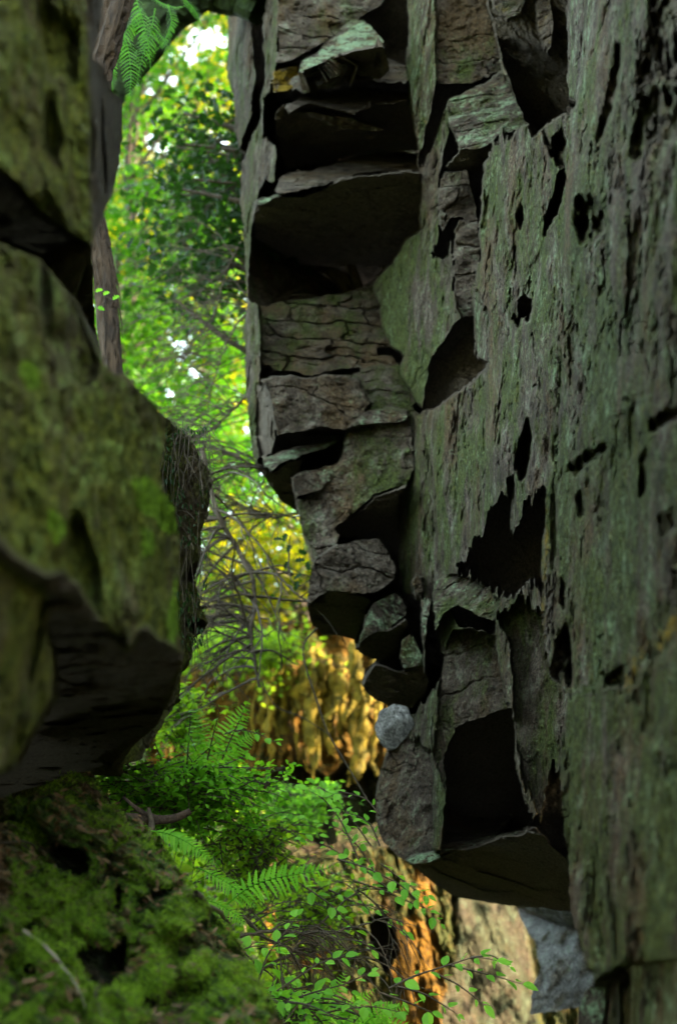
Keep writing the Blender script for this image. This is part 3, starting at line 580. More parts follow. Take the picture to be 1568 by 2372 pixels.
# free standing rocks -------------------------------------------------
def ico_rock(name, c, rad, rot, mat, seed, zone=(0,0,0,0), sub=5, rough=.12, parent=None, flat=0):
    import bmesh
    bm = bmesh.new(); bmesh.ops.create_icosphere(bm, subdivisions=sub, radius=1)
    V = np.array([v.co[:] for v in bm.verts]); Fc = np.array([[q.index for q in f.verts] for f in bm.faces]); bm.free()
    r = 1 + rough*2*fbm(V[:,0]*1.3+seed, V[:,1]*1.3, V[:,2]*1.3, seed, 3) + rough*.5*fbm(V[:,0]*5+seed, V[:,1]*5, V[:,2]*5, seed+1, 3)
    # a few planar cuts give it facets
    rg = np.random.default_rng(seed)
    for _ in range(flat):
        n = rg.normal(size=3); n /= np.linalg.norm(n); t = .72 + .15*rg.random()
        dd = (V*r[:,None]) @ n; r = np.where(dd > t, r * t / np.maximum(dd, 1e-6), r)
    V = V * r[:,None] * np.array(rad)
    cy, sy = math.cos(rot), math.sin(rot)
    V = np.stack([V[:,0]*cy + V[:,2]*sy, V[:,1], -V[:,0]*sy + V[:,2]*cy], -1) + np.array(c)
    return mesh(name, V, Fc, mat, parent, np.tile(zone, (len(V), 1)), False)
tag(ico_rock('boulder', at(916, 1684, 6.6), (.085,.11,.10), .3, M_GREY, 5, (-.6,.15,0,0), 5, .12, None, 5), 'smooth blue-grey round stone wedged between blocks at the left edge of the wall', 'stone')
# tilted slab near the top of the wall
def slab(name, outline, Y0, thick, mat, zone, seed, tilt=(0, 0), under=()):
    pts = np.array(outline, float); cx, cy_ = pts.mean(0)
    R_ = Relief(pts[:,0].min()-20, pts[:,0].max()+20, pts[:,1].min()-20, pts[:,1].max()+20, 1.6, seed)
    R_.facet(name, outline, [(cx, cy_, Y0), (cx+100, cy_, Y0+tilt[0]), (cx, cy_+100, Y0+tilt[1])], zone, 'B', 0, sil=True)
    for nm2, pl2, an2, z2 in under: R_.facet(nm2, pl2, an2, z2, 'S', 2, sil=True)
    R_.blur(1); R_.world(rock_disp(.7))
    t = empty(name, at(cx, pts[:,1].max(), Y0), None, None); R_.build(mat, [(t, None)], skirt=(0.0, thick, .05)); return t
sb = slab('rock_slab', [(690,165),(700,136),(735,116),(780,86),(836,50),(856,60),(880,82),(890,98),(884,112),(842,112),(792,126),(742,150),(704,168)], 6.55, .22, M_CLIFF, (.2,.8,.25,0), 710, (.0,-.5), [('underside', [(704,168),(742,150),(792,126),(842,112),(888,108),(894,132),(850,146),(790,156),(740,164),(706,174)], B(6.4,800,130,0,1.4), (0,0,0,.8))])
tag(sb, 'loose tilted stone slab with a peaked mossy end jammed in the gap near the top of the wall', 'stone slab')

# ------------------------------------------------------------------ plant tools
def tubes(polys, radii, sides=5):
    VV = []; FF = []; off = 0
    for pts, rad in zip(polys, radii):
        pts = np.asarray(pts, float); n = len(pts)
        rad = np.asarray(rad, float) if np.ndim(rad) else np.linspace(rad, rad*.4, n)
        T = np.gradient(pts, axis=0); T /= np.linalg.norm(T, axis=1, keepdims=True) + 1e-9
        up = np.array([0, 0, 1.]) if abs(T[0][2]) < .9 else np.array([1., 0, 0])
        A = np.cross(T, up); A /= np.linalg.norm(A, axis=1, keepdims=True) + 1e-9; Bn = np.cross(T, A)
        an = np.arange(sides) * 2 * math.pi / sides
        ring = pts[:, None] + rad[:, None, None] * (np.cos(an)[None, :, None]*A[:, None] + np.sin(an)[None, :, None]*Bn[:, None])
        VV.append(ring.reshape(-1, 3)); i = np.arange(n*sides).reshape(n, sides)
        q = np.stack([i[:-1], np.roll(i, -1, 1)[:-1], np.roll(i, -1, 1)[1:], i[1:]], -1).reshape(-1, 4) + off
        FF.append(q); off += n*sides
    return np.concatenate(VV), np.concatenate(FF)
def tube_obj(name, polys, radii, mat, parent=None, sides=5, noise=0, ns=8):
    V, Fq = tubes(polys, radii, sides)
    if noise: V = V + noise * np.stack([fbm(V[:,0]*ns, V[:,1]*ns, V[:,2]*ns*.6, 80+k, 3) for k in range(3)], -1)
    return mesh(name, V, Fq, mat, parent, None, True)
def smooth_path(pts, n=24):
    pts = np.asarray(pts, float); t = np.arange(len(pts)); tt = np.linspace(0, len(pts)-1, n)
    out = np.stack([np.interp(tt, t, pts[:, k]) for k in range(pts.shape[1])], -1)
    for _ in range(max(1, n//(len(pts)*2))*2):
        out[1:-1] = (out[:-2] + 2*out[1:-1] + out[2:]) / 4
    return out
TEMPL = {
 'kite': (np.array([[0,0,0],[.5,.30,.07],[1,0,-.05],[.5,-.30,.07]]), [[0,3,2],[0,2,1]]),
 'ovate': None, 'lance': None, 'pinna': None, 'holly': None, 'blade': (np.array([[0,.10,0],[0,-.10,0],[.55,0,.12],[1,0,.0]]), [[0,1,2],[0,2,3]]),
}
def mk(us, vs, fold=.12, droop=.12):
    V = []; Fq = []
    for u, v_ in zip(us, vs):
        z = -droop*u*u
        V += [[u, v_, z + fold*abs(v_)*2], [u, 0, z], [u, -v_, z + fold*abs(v_)*2]]
    for i in range(len(us)-1):
        a = 3*i; Fq += [[a, a+1, a+4], [a, a+4, a+3], [a+1, a+2, a+5], [a+1, a+5, a+4]]
    return np.array(V), Fq
TEMPL['ovate'] = mk([0,.12,.35,.62,.85,1], [.01,.20,.34,.30,.15,.0])
TEMPL['lance'] = mk([0,.2,.5,.8,1], [.01,.13,.15,.09,.0])
_u = np.linspace(0, 1, 15); _v = .15*(1-_u)**.6*np.where(np.arange(15) % 2 == 0, 1, .45) + .01; _v[0] = .03; _v[-1] = 0
TEMPL['pinna'] = mk(_u, _v, .05, .25)
TEMPL['holly'] = mk([0,.12,.22,.36,.5,.64,.78,.9,1], [.02,.12,.34,.16,.40,.15,.28,.08,.0], .2, .2)
def leaves(name, C, size, mat, parent=None, shape='kite', dirs=None, nrm=None, tilt=.6, bright=None, extra=None):
    C = np.asarray(C, float); n = len(C); size = np.broadcast_to(size, (n,)).astype(float)
    if dirs is None: 
        dirs = rng.normal(size=(n, 3)); dirs[:, 2] = dirs[:, 2]*.5 - .25
    dirs = np.asarray(dirs, float); dirs = dirs / (np.linalg.norm(dirs, axis=1, keepdims=True) + 1e-9)
    if nrm is None:
        nrm = rng.normal(size=(n, 3))*tilt + np.array([0, 0, 1.])
    S = np.cross(nrm, dirs); S /= np.linalg.norm(S, axis=1, keepdims=True) + 1e-9; N_ = np.cross(dirs, S)
    T, Fc = TEMPL[shape]; Fc = np.array(Fc)
    V = C[:, None] + size[:, None, None] * (T[None, :, 0:1]*dirs[:, None] + T[None, :, 1:2]*S[:, None] + T[None, :, 2:3]*N_[:, None])
    k = len(T); F_ = (Fc[None] + (np.arange(n)*k)[:, None, None]).reshape(-1, Fc.shape[1])
    b = rng.random(n) if bright is None else bright
    col = np.zeros((n, k, 4)); col[..., 0] = np.asarray(b)[:, None]; col[..., 3] = 1
    V = V.reshape(-1, 3); col = col.reshape(-1, 4)
    return mesh(name, V, F_, mat, parent, col, False)

# ------------------------------------------------------------------ background trees
SKYGAPS = [(480,88,44,28),(436,128,26,20),(390,180,22,14),(345,208,20,18),(352,338,34,28),(515,330,16,20),(418,810,24,34),(455,860,22,22),(395,905,18,16),(318,495,20,14),(565,1000,14,20)]
def crown_pts(n, box, Y0, Y1, th=-.1, fr=1.1, seed=0, gapk=1.0, per=22, spread=.32):
    """clusters of leaves hung in a volume that fills the given view window between two distances"""
    out = []; cl = []
    while len(cl) < n:
        px = rng.uniform(box[0], box[2]); py = rng.uniform(box[1], box[3]); Y = rng.uniform(Y0, Y1)
        p = at(px, py, Y)
        if fbm(p[0]*fr, p[1]*fr*.6, p[2]*fr, seed, 3) < th: continue
        if any(((px-gx)/(gw*gapk))**2 + ((py-gy)/(gh*gapk))**2 < 1 + .5*vn(px/14, py/14, 0, 5) for gx, gy, gw, gh in SKYGAPS): continue
        cl.append(p)
    cl = np.array(cl)
    C = np.repeat(cl, per, 0) + rng.normal(size=(n*per, 3)) * spread * np.array([1, 1, .6])
    # keep the openings in the canopy open for single leaves too
    rel = C - CAM; dep = rel[:, 1]*cp + rel[:, 2]*sp
    px = 784 + rel[:, 0]/dep*FP; py = 1186 - (rel[:, 2]*cp - rel[:, 1]*sp)/dep*FP
    keep = np.ones(len(C), bool)
    for gx, gy, gw, gh in SKYGAPS:
        keep &= ~((((px-gx)/gw)**2 + ((py-gy)/gh)**2 < .9 + .6*vn(px/11, py/11, 0, 9)) & (rng.random(len(C)) < .9*gapk))
    return cl, C[keep]
def tree(name, label, mat, base, top, r0, box, Y0, Y1, n, size, th=-.1, per=22, spread=.32, group='trees beyond the gorge', gapk=1., seed=0, shape='kite'):
    b = np.array([base[0], base[1], float(hterr(base[0], base[1]))]); t = empty(name, b, label, 'tree', group)
    cl, C = crown_pts(n, box, Y0, Y1, th, 1.1, seed, gapk, per, spread)
    tp = at(*top); path = smooth_path([b - [0,0,.3], b*.6 + tp*.4 + [.2,0,0], b*.3 + tp*.7, tp], 20)
    tube_obj('trunk', [path], [np.linspace(r0, r0*.35, 20)], M_BARK, t, 9, .04, 3)
    limbs = []; rad = []
    for k in range(0, len(cl), max(1, len(cl)//26)):
        j = min(19, max(6, int(np.argmin(np.abs(path[:, 2] - (cl[k][2]-.6)))))); a = path[j]
        m = (a + cl[k]) / 2 + rng.normal(size=3)*.25 + [0, 0, .2]
        limbs.append(smooth_path([a, m, cl[k]], 9)); rad.append(np.linspace(.035, .008, 9) * rng.uniform(.7, 1.3))
    tube_obj('limb', limbs, rad, M_TWIG, t, 4)
    leaves('crown', C, rng.uniform(.7, 1.3, len(C))*size, mat, t, shape)
    return t
tree('broadleaf_tree', 'farthest tree with pale yellow-green leaves around the bright sky gaps', M_LEAF_FAR, (-4.2,29), (330,60,29), .22, (190,-40,620,620), 27, 33, 820, .17, -.4, 30, .40, seed=21)
tree('broadleaf_tree', 'bright green tree in the middle of the gap behind the bare twigs', M_LEAF_FAR, (-2.2,24), (470,640,24), .18, (200,480,640,1120), 22, 27, 700, .15, -.35, 30, .36, seed=22)
tree('broadleaf_tree', 'green tree low in the gap left of the glowing leaves', M_LEAF_MID, (-3.0,20), (380,1000,20), .15, (230,980,720,1480), 17.5, 22, 430, .12, -.25, 30, .34, seed=23)
tree('broadleaf_tree', 'mid green tree leaning in behind the peeling trunk', M_LEAF_MID, (-2.9,15), (330,560,15), .11, (215,430,560,960), 13.5, 17, 300, .10, -.08, 24, .24, seed=24)
tree('broadleaf_tree', 'dark leaved tree against the light at the top of the gap', M_LEAF_MID, (-2.6,17), (300,150,17), .12, (220,-20,560,480), 15, 18.5, 170, .11, -.0, 22, .24, seed=25)
tree('holly_tree', 'dark holly with small spiny leaves hanging beside the wall edge', M_LEAF_DARK, (2.4,8.9), (640,300,9), .04, (400,240,600,700), 8.3, 9.7, 150, .075, .0, 11, .18, gapk=.6, seed=26, group=None, shape='holly')
tree('broadleaf_tree', 'golden lit sapling glowing right beside the lower edge of the wall', M_LEAF_FAR, (-.3,15.5), (690,1250,15.5), .05, (520,1190,800,1470), 14.4, 16.5, 150, .10, -.3, 26, .22, seed=27)

# unseen trees added past the wall's right end to break up the sun
for k, (x, y, zt, n) in enumerate([(3.2, 12.0, 5.0, 190), (5.5, 14.5, 7.5, 220), (3.5, 10.7, 2.6, 70)]):
    b = np.array([x, y, float(hterr(x, y))]); t = empty('broadleaf_tree', b, ['tree behind the wall at the right whose leaves dapple the sunlight', 'taller tree further behind the wall at the right', 'low bushy tree shading the orange rock under the overhang'][k], 'tree', 'trees beyond the gorge')
    path = smooth_path([b, b + [.1, 0, zt*.5], b + [-.1, .1, zt + .8]], 14); tube_obj('trunk', [path], [np.linspace(.14, .05, 14)], M_BARK, t, 8, .03, 3)
    cl = b + [0, 0, zt] + rng.normal(size=(n, 3)) * [.9, 1.5, 1.2]
    tube_obj('limb', [smooth_path([path[rng.integers(6, 13)], c], 6) for c in cl[::8]], [np.linspace(.03, .008, 6)]*len(cl[::8]), M_TWIG, t, 4)
    leaves('crown', np.repeat(cl, 16, 0) + rng.normal(size=(n*16, 3))*.22, .13, M_LEAF_MID, t)

# ------------------------------------------------------------------ moss, litter and twigs on the bank
vv = BV & (R is not None)
js, is_ = np.nonzero(BV & (BN_D < .35))
P_ = BP[js, is_]
m_ = fbm(P_[:,0]*6, P_[:,1]*6, P_[:,2]*6, 201, 3)
brown = BROWN[js, is_]
m2_ = m_ + .5*fbm(P_[:,0]*22, P_[:,1]*22, P_[:,2]*22, 203, 2) - .8*brown
selm = rng.choice(np.nonzero(m2_ > -.10)[0], 100000)
dirs = rng.normal(size=(len(selm), 3))*.55 + [.30, -.55, -.10]
leaves('moss', P_[selm] + rng.normal(size=(len(selm), 3))*.004, rng.uniform(.005, .017, len(selm)), M_MOSS, None, 'blade', dirs, None, .6, np.clip(.42 + m2_[selm]*1.1 + rng.normal(size=len(selm))*.22, 0, 1))
tag(bpy.context.scene.objects['moss'], 'green moss strands covering the bank at the lower left', 'moss', None, 'stuff')
sell = np.concatenate([rng.choice(np.nonzero(m_ < .02)[0], 3200), rng.choice(np.nonzero(brown > .4)[0], 5500)])
lit = leaves('leaf_litter', P_[sell] + rng.normal(size=(len(sell), 3))*.006 + [0, -.008, .006], rng.uniform(.012, .034, len(sell)), M_LITTER, None, 'lance', None, None, .9)
tag(lit, 'brown dead leaves scattered over the mossy bank', 'leaf litter', None, 'stuff')
def on_bank(px, py):
    j = int(round((py - 1740)/2.2)); i = int(round((px + 500)/2.2)); return BP[j, i] + np.array([.005, -.02, .012])
def stick(name, pts, r, label, Y=None, mat=M_TWIG, cat='stick', forks=1, group=None):
    p = smooth_path([on_bank(a, b) if Y is None else at(a, b, Y) for a, b in pts], 22)
    polys = [p]; rad = [np.linspace(r, r*.45, 22)]
    for k in range(forks):
        j = rng.integers(6, 18); e = p[j] + rng.normal(size=3)*[.1, .03, .06] ; polys.append(smooth_path([p[j], (p[j]+e)/2 + rng.normal(size=3)*.012, e], 7)); rad.append(np.linspace(r*.5, r*.2, 7))
    o = tube_obj(name, polys, rad, mat, None, 6, .008, 14); tag(o, label, cat, group); return o
stick('fallen_stick', [(448,2078),(500,2125),(540,2150),(566,2172)], .008, 'dark stick jutting from the right edge of the mossy bank towards the twigs', None, M_TWIG)
stick('fallen_stick', [(55,2170),(100,2200),(140,2250),(185,2300),(200,2345)], .0035, 'pale grey stick lying on the litter at the lower left of the bank', None, M_PALETWIG)
stick('fallen_stick', [(150,2245),(215,2290),(235,2372)], .003, 'thin curved stick dropping to the bottom edge on the bank')
stick('fallen_stick', [(60,2150),(130,2170),(220,2215)], .0025, 'thin straight stick across brown leaves above the pale grey stick')
stick('fallen_stick', [(0,1965),(60,1962),(95,1978)], .003, 'short thin stick near the left edge just under the dark rock')
stick('fallen_stick', [(365,1955),(400,1965),(418,1985)], .006, 'short dark broken stick at the crest of the bank')
stick('fallen_log', [(262,1903),(310,1896),(350,1900),(400,1898),(440,1878)], .028, 'dark broken branch lying under the bright feathery shrub', 5.2, M_BARK, 'branch', 1)
stick('broken_stump', [(350,1925),(352,1900),(345,1872)], .015, 'short broken stub standing on the dark fallen branch', 5.15, M_TWIG, 'stump', 0)
stick('fallen_log', [(235,1850),(262,1875),(285,1902)], .02, 'smaller dark branch sloping down towards the broken stub', 5.1, M_BARK, 'branch', 0)

# ------------------------------------------------------------------ trunks framing the gap
def trunk(name, label, pts, Y, r, mat, cat='tree trunk', strips=0):
    P0 = smooth_path([at(a, b, Y) for a, b in pts], 60); t = empty(name, P0[-1], label, cat)
    V, Fq = tubes([P0], [r if np.ndim(r) else np.full(60, r)], 26)
    c = np.repeat(P0, 26, 0); d = V - c; L = np.linalg.norm(d, axis=1, keepdims=True)
    a = np.arctan2(d[:,1], d[:,0]); fis = np.abs(fbm(np.cos(a)*4.5, np.sin(a)*4.5, V[:,2]*5, 90, 3))
    V = c + d * (1 + .16*fbm(np.cos(a)*2, np.sin(a)*2, V[:,2]*3, 92, 3) - .22*sst(fis, .16, 0))[:, None]
    mesh('trunk', V, Fq, mat, t, None, False)
    if strips:
        po = []; ra = []
        for k in range(strips):
            j = rng.integers(2, 48); a0 = rng.uniform(0, 6.28); rr = (r if not np.ndim(r) else r[j]) * 1.04
            q = P0[j:j+11] + np.stack([np.cos(a0)*rr + .2*rr*rng.normal(size=11).cumsum()*.3, np.full(11, np.sin(a0)*rr), np.zeros(11)], -1)
            po.append(smooth_path(q, 10)); ra.append(np.linspace(.004, .002, 10))
        tube_obj('bark_strip', po, ra, M_BARK, t, 4)
    return t
trunk('tree_trunk', 'peeling brown trunk with shredded bark standing beside the foreground rock', [(190,400),(212,490),(226,545),(237,600),(248,680),(252,760),(258,830),(262,900)], 6.2, .052, M_BARK, 'tree trunk', 60)
trunk('tree_trunk', 'dark rough-barked trunk at the top left leaning behind the foreground rock', [(292,-90),(272,0),(250,80),(226,160),(210,240),(200,330)], 4.2, .058, M_BARK, 'tree trunk', 0)
trunk('arching_trunk', 'mossy dark trunk arching across the top of the gap', [(150,330),(225,180),(300,95),(365,22),(425,-32),(490,-48),(570,-36),(620,-10)], 7.6, .21, M_MOSSBARK, 'tree trunk', 0)

# ------------------------------------------------------------------ bare twiggy branches across the gap
def bare(name, label, stems, Y, ntw, lw, group='bare twiggy branches', sweep=(-1, .25), r0=.010, mat=M_TWIG, rad=.9):
    base = at(*stems[0][0], Y); t = empty(name, base, label, 'bare branch', group)
    main = []; mr = []; tw = []; tr = []
    for st in stems:
        p = smooth_path([at(a, b, Y + rng.uniform(-.1, .1)) for a, b in st], 30); p += .008*np.stack([vn(np.arange(30)*.7, k, 0, 33) for k in range(3)], -1)
        main.append(p); mr.append(np.linspace(r0, r0*.45, 30))
        for k in range(int(ntw*1.7)):
            j = rng.integers(2, 29); a = p[j]; sgn = rng.choice([-1, 1]); L = rng.uniform(.3, 1)*lw
            d0 = np.array([sgn*abs(rng.normal(.8, .3)) if rng.random() > .65 else sweep[0]*abs(rng.normal(.8, .3)), rng.normal()*.4, sweep[1] + rng.normal()*.45]); d0 /= np.linalg.norm(d0)
            n = 12; q = [a]; d = d0.copy()
            for i in range(n):
                d = d + np.array([0, 0, -.10]) + rng.normal(size=3)*.09; d /= np.linalg.norm(d); q.append(q[-1] + d*L/n)
            tw.append(np.array(q)); tr.append(np.linspace(r0*.52, r0*.17, n+1))
            for g in range(rng.integers(1, 4)):
                j2 = rng.integers(3, n); s0 = q[j2]; dd = q[j2] - q[j2-1]; dd = dd/np.linalg.norm(dd) + rng.normal(size=3)*.6; dd /= np.linalg.norm(dd); qq = [s0]
                for i in range(7):
                    dd = dd + np.array([0, 0, -.06]) + rng.normal(size=3)*.12; dd /= np.linalg.norm(dd); qq.append(qq[-1] + dd*L*.45/7)
                tw.append(np.array(qq)); tr.append(np.linspace(r0*.32, r0*.13, 8))
    for q, q2 in zip(main, mr): tube_obj('stem', [q], [q2], mat, t, 6)
    tube_obj('twig', tw, tr, mat, t, 3); return t
bare('bare_branch', 'longest kinked bare branch hanging down the middle of the gap', [[(470,1040),(485,1110),(505,1185),(540,1262),(590,1335),(592,1400),(580,1450),(590,1520),(600,1590)]], 7.2, 34, .75, r0=.017)
bare('bare_branch', 'tangle of bare twigs crossing right of the peeling trunk', [[(560,560),(520,640),(500,720),(470,800)], [(600,700),(540,760),(500,860),(480,960)]], 8.2, 34, .75, r0=.008)
bare('bare_branch', 'sweep of bare twigs between the brown crag and the wall', [[(590,900),(530,960),(470,1010),(400,1030)], [(620,1100),(560,1060),(480,1030),(400,1000)]], 7.8, 36, .8, r0=.009)
bare('bare_branch', 'bare twigs fanning in front of the glowing green leaves', [[(690,1190),(620,1200),(540,1160),(470,1100)], [(450,1260),(520,1330),(560,1420),(620,1480)]], 8.0, 36, .7, r0=.008)
bare('bare_branch', 'dark bare twigs beside the upper wall edge under the sky gaps', [[(575,420),(520,440),(470,500),(440,600)], [(560,300),(530,360),(520,460),(540,560)]], 9.0, 22, .6, r0=.009)
bare('bare_branch', 'low dead twigs in front of the orange rock wall', [[(560,2170),(640,2150),(720,2170),(820,2150),(890,2130)], [(560,2120),(640,2190),(760,2225),(870,2220)], [(590,2250),(660,2220),(760,2120),(850,2050)]], 5.6, 13, .40, sweep=(1, .05), r0=.007)
bare('bare_branch', 'short thin twigs poking out from the top of the brown crag', [[(372,1000),(420,1000),(470,1010)], [(375,1060),(430,1050),(480,1075)], [(378,1180),(420,1170),(450,1200)]], 5.3, 6, .22, sweep=(1, .1), r0=.003)
def vine(name, label, pts, Y, r, lf=(), cat='vine', shape='holly', lsz=.05):
    t = empty(name, at(*pts[0], Y), label, cat)
    tube_obj('stem', [smooth_path([at(a, b, Y) for a, b in pts], 40)], [np.full(40, r)], M_TWIG, t, 5)
    if len(lf):
        C = at(np.array([a for a, b in lf]), np.array([b for a, b in lf]), Y); n = len(lf)
        for q in range(n): leaves('leaf', C[q:q+1], lsz, M_LEAF_DARK, t, shape, rng.normal(size=(1,3))*[1,.2,.5] + [0,0,-.3], rng.normal(size=(1,3))*.3 + [0,-1,.4])
    return t
vine('hanging_vine', 'long thin vine curving down below the wall towards the ferns', [(735,1455),(708,1480),(700,1510),(712,1560),(735,1625),(755,1690),(790,1750),(820,1800),(850,1850)], 7.0, .0045)
vine('hanging_vine', 'fine curved vine looping left of the long vine', [(600,1560),(615,1600),(640,1640),(700,1660),(760,1700)], 7.6, .003)
vine('holly_sprig', 'small holly sprig with dark spiny leaves dangling in front of bright yellow leaves', [(672,1240),(668,1290),(672,1340),(690,1362),(716,1345)], 6.9, .003, [(665,1235),(672,1262),(690,1275),(684,1300),(700,1330),(688,1345),(668,1300),(712,1300),(655,1250)], 'holly')
vine('ivy_sprig', 'few bright young ivy leaves on the peeling trunk', [(215,672),(232,684),(250,688),(272,700)], 5.9, .002, [], 'ivy')
for a_, b_ in ((222,676), (240,684), (262,694), (226,712)): leaves('leaf', at([a_], [b_], 5.88), .035, M_FERN, bpy.context.scene.objects['ivy_sprig'], 'holly', rng.normal(size=(1,3))*[1,.1,.4]+[.4,0,0], np.array([[0,-1,.3]]))
# hanging roots over the brown crag and its ferny moss
t = empty('hanging_roots', at(440, 1000, 5.2), 'curtain of fine dark roots and grass hanging down the brown crag', 'roots')
po = []; ra = []
for k in range(45):
    a = rng.uniform(372, 490); b = rng.uniform(970, 1420) if rng.random() < .5 else rng.uniform(970, 1100); L = rng.uniform(60, 240)
    if a > 470 and b > 1080: a -= 40
    po.append(smooth_path([at(a, b, 5.15), at(a + rng.normal()*14, b + L*.5, 5.1), at(a + rng.normal()*26 + 8, b + L, 5.2)], 10)); ra.append(np.linspace(.002, .0007, 10))
tube_obj('root', po, ra, M_TWIG, t, 3)
C = at(rng.uniform(374, 482, 700), rng.uniform(985, 1500, 700), 5.1 + rng.uniform(-.05, .12, 700)); C = C[vn(C[:,0]*9, C[:,1], C[:,2]*7, 12) > .0]
leaves('ivy_foliage', C, rng.uniform(.012, .03, len(C)), M_LEAF_DARK, t, 'lance', rng.normal(size=C.shape)*.4 + [.1, -.1, -1.])

# ------------------------------------------------------------------ ferns, shrubs and saplings
def fern(name, label, fronds, Y, mat=M_FERN, group='ferns', wid=.10, pin=22, cat='fern'):
    t = empty(name, at(*fronds[0][0], Y), label, cat, group)
    for fr in fronds:
        Yf = Y + rng.uniform(-.08, .08); p = smooth_path([at(a, b, Yf + .0*i) for i, (a, b) in enumerate(fr)], pin); L = np.linalg.norm(np.diff(p, axis=0), axis=1).sum()
        f = tube_obj('frond', [p], [np.linspace(.0028, .0008, pin)], M_FERN, t, 4)
        T = np.gradient(p, axis=0); T /= np.linalg.norm(T, axis=1, keepdims=True); nr = np.array([rng.normal()*.25, -.75, .65]) ; nr /= np.linalg.norm(nr)
        S = np.cross(T, nr); S /= np.linalg.norm(S, axis=1, keepdims=True); C = []; D = []; Z = []
        k = np.arange(2, pin); prof = np.sin(np.pi*np.clip((k/pin)**.7, 0, 1))*.85 + .15*(1-k/pin)
        for sgn in (-1, 1):
            C.append(p[2:]); D.append(S[2:]*sgn + T[2:]*.45 + rng.normal(size=(pin-2, 3))*.07 + [0, 0, -.12]); Z.append(L*wid*2.6*prof)
        C = np.concatenate(C); D = np.concatenate(D); Z = np.concatenate(Z)
        leaves('pinna', C, Z, mat, f, 'pinna', D, np.tile(nr, (len(C), 1)), bright=np.clip(rng.normal(.5, .2, len(C)), 0, 1))
    return t
fern('fern', 'long arching fern frond reaching over the crest of the mossy bank', [[(350,1925),(390,1930),(430,1948),(470,1975),(500,2005)]], 4.6, wid=.085)
fern('fern', 'fern fronds drooping right of the mossy bank above the dead twigs', [[(520,2100),(580,2050),(650,2030),(720,2020),(780,2005)], [(450,2080),(500,2090),(550,2120),(575,2150)], [(460,2010),(520,2040),(570,2075),(600,2110)]], 5.2, wid=.075)
fern('fern', 'fern growing at the bottom edge under the orange rock wall', [[(700,2400),(760,2370),(820,2320),(870,2290)], [(740,2420),(820,2385),(900,2370),(980,2385)], [(690,2420),(720,2350),(780,2300),(800,2250)], [(800,2410),(880,2340),(950,2330)]], 5.4, wid=.085)
fern('fern', 'upright rowan-like fern standing before the golden hanging moss', [[(455,1850),(458,1780),(460,1700),(448,1600)], [(490,1850),(520,1780),(560,1720),(600,1690)], [(470,1850),(500,1760),(540,1680),(580,1620)], [(440,1850),(420,1800),(420,1750)]], 6.6, wid=.075, pin=26)
fern('fern', 'ferns hanging from the arching trunk at the top left', [[(310,-20),(330,40),(345,100),(350,160)], [(280,60),(300,120),(305,180),(300,230)], [(345,-10),(380,10),(410,18),(435,12)], [(330,20),(300,60),(275,110),(262,170)], [(350,60),(380,90),(395,120),(400,150)], [(360,20),(350,80),(330,130),(318,190)], [(390,10),(400,50),(385,90),(360,120)], [(268,120),(258,170),(262,215)], [(420,-10),(450,20),(470,60)]], 6.2, wid=.065, mat=M_SHADEFERN, group='ferns')
def shrub(name, label, box, Y, n, size, mat, shape='ovate', group=None, stems=16, base=None, dens=None, bright=None, cat='shrub'):
    cx, cy_, rx, ry = box; b = at(*(base or (cx, cy_ + ry)), Y); t = empty(name, b, label, cat, group)
    C = []; st = []
    for k in range(stems):
        a = rng.uniform(-1, 1); e = at(cx + a*rx, cy_ - ry*math.sqrt(max(0, 1-a*a))*rng.uniform(.4, 1), Y + rng.uniform(-.35, .35)); s_ = smooth_path([b, (b + e)/2 + rng.normal(size=3)*.06, e], 14); st.append(s_)
        for j in range(4, 14):
            d = rng.normal(size=3)*[1, .7, .35]; d /= np.linalg.norm(d); L = rng.uniform(.10, .30)*rx/130*Y/6; q = s_[j] + d[None]*np.linspace(0, L, 6)[:, None] + np.linspace(0, 1, 6)[:, None]**2*[0, 0, -.04]; st.append(q); C.append(np.repeat(q, max(1, int(n/(stems*60))), 0))
    C = np.concatenate(C); C = C + rng.normal(size=C.shape)*size*.45
    tube_obj('stem', st, [np.linspace(.005, .0015, len(q)) for q in st], M_TWIG, t, 3)
    leaves('foliage', C, rng.uniform(.6, 1.2, len(C))*size, mat, t, shape, tilt=.45); return t
shrub('feathery_shrub', 'bright green feathery shrub on the slope behind the crest of the mossy bank', (420,1850,165,95), 6.2, 9000, .030, M_FERN, 'ovate', stems=36, base=(400,1925))
shrub('low_shrub', 'loose low shrub mixed with brown stems right of the feathery shrub', (600,1960,90,70), 6.6, 2200, .034, M_SHRUB, 'ovate', stems=22, base=(600,2060))
shrub('low_shrub', 'leafy shrub at the bottom edge between the bank and the orange rock', (700,2360,140,60), 5.0, 1500, .040, M_LEAF_NEAR, 'ovate', stems=18, base=(660,2440))
shrub('low_shrub', 'dark green undergrowth behind the drooping ferns', (700,2080,110,80), 7.6, 1500, .04, M_SHRUB, 'ovate', stems=22, base=(720,2220))
shrub('low_shrub', 'small pale shrub under the golden moss at the foot of the far wall', (700,1850,70,40), 9.5, 600, .05, M_LEAF_NEAR, 'ovate', stems=14, base=(690,1950))
shrub('low_shrub', 'green shrub on top of the far rock wall below the bare branch', (560,1500,130,60), 12.4, 2400, .06, M_SHRUB, 'ovate', stems=16, base=(560,1570))
shrub('low_shrub', 'shaded green shrub tucked against the dark underside of the foreground rock', (420,1640,70,70), 7.6, 1800, .035, M_SHRUB, 'ovate', stems=14, base=(420,1730))
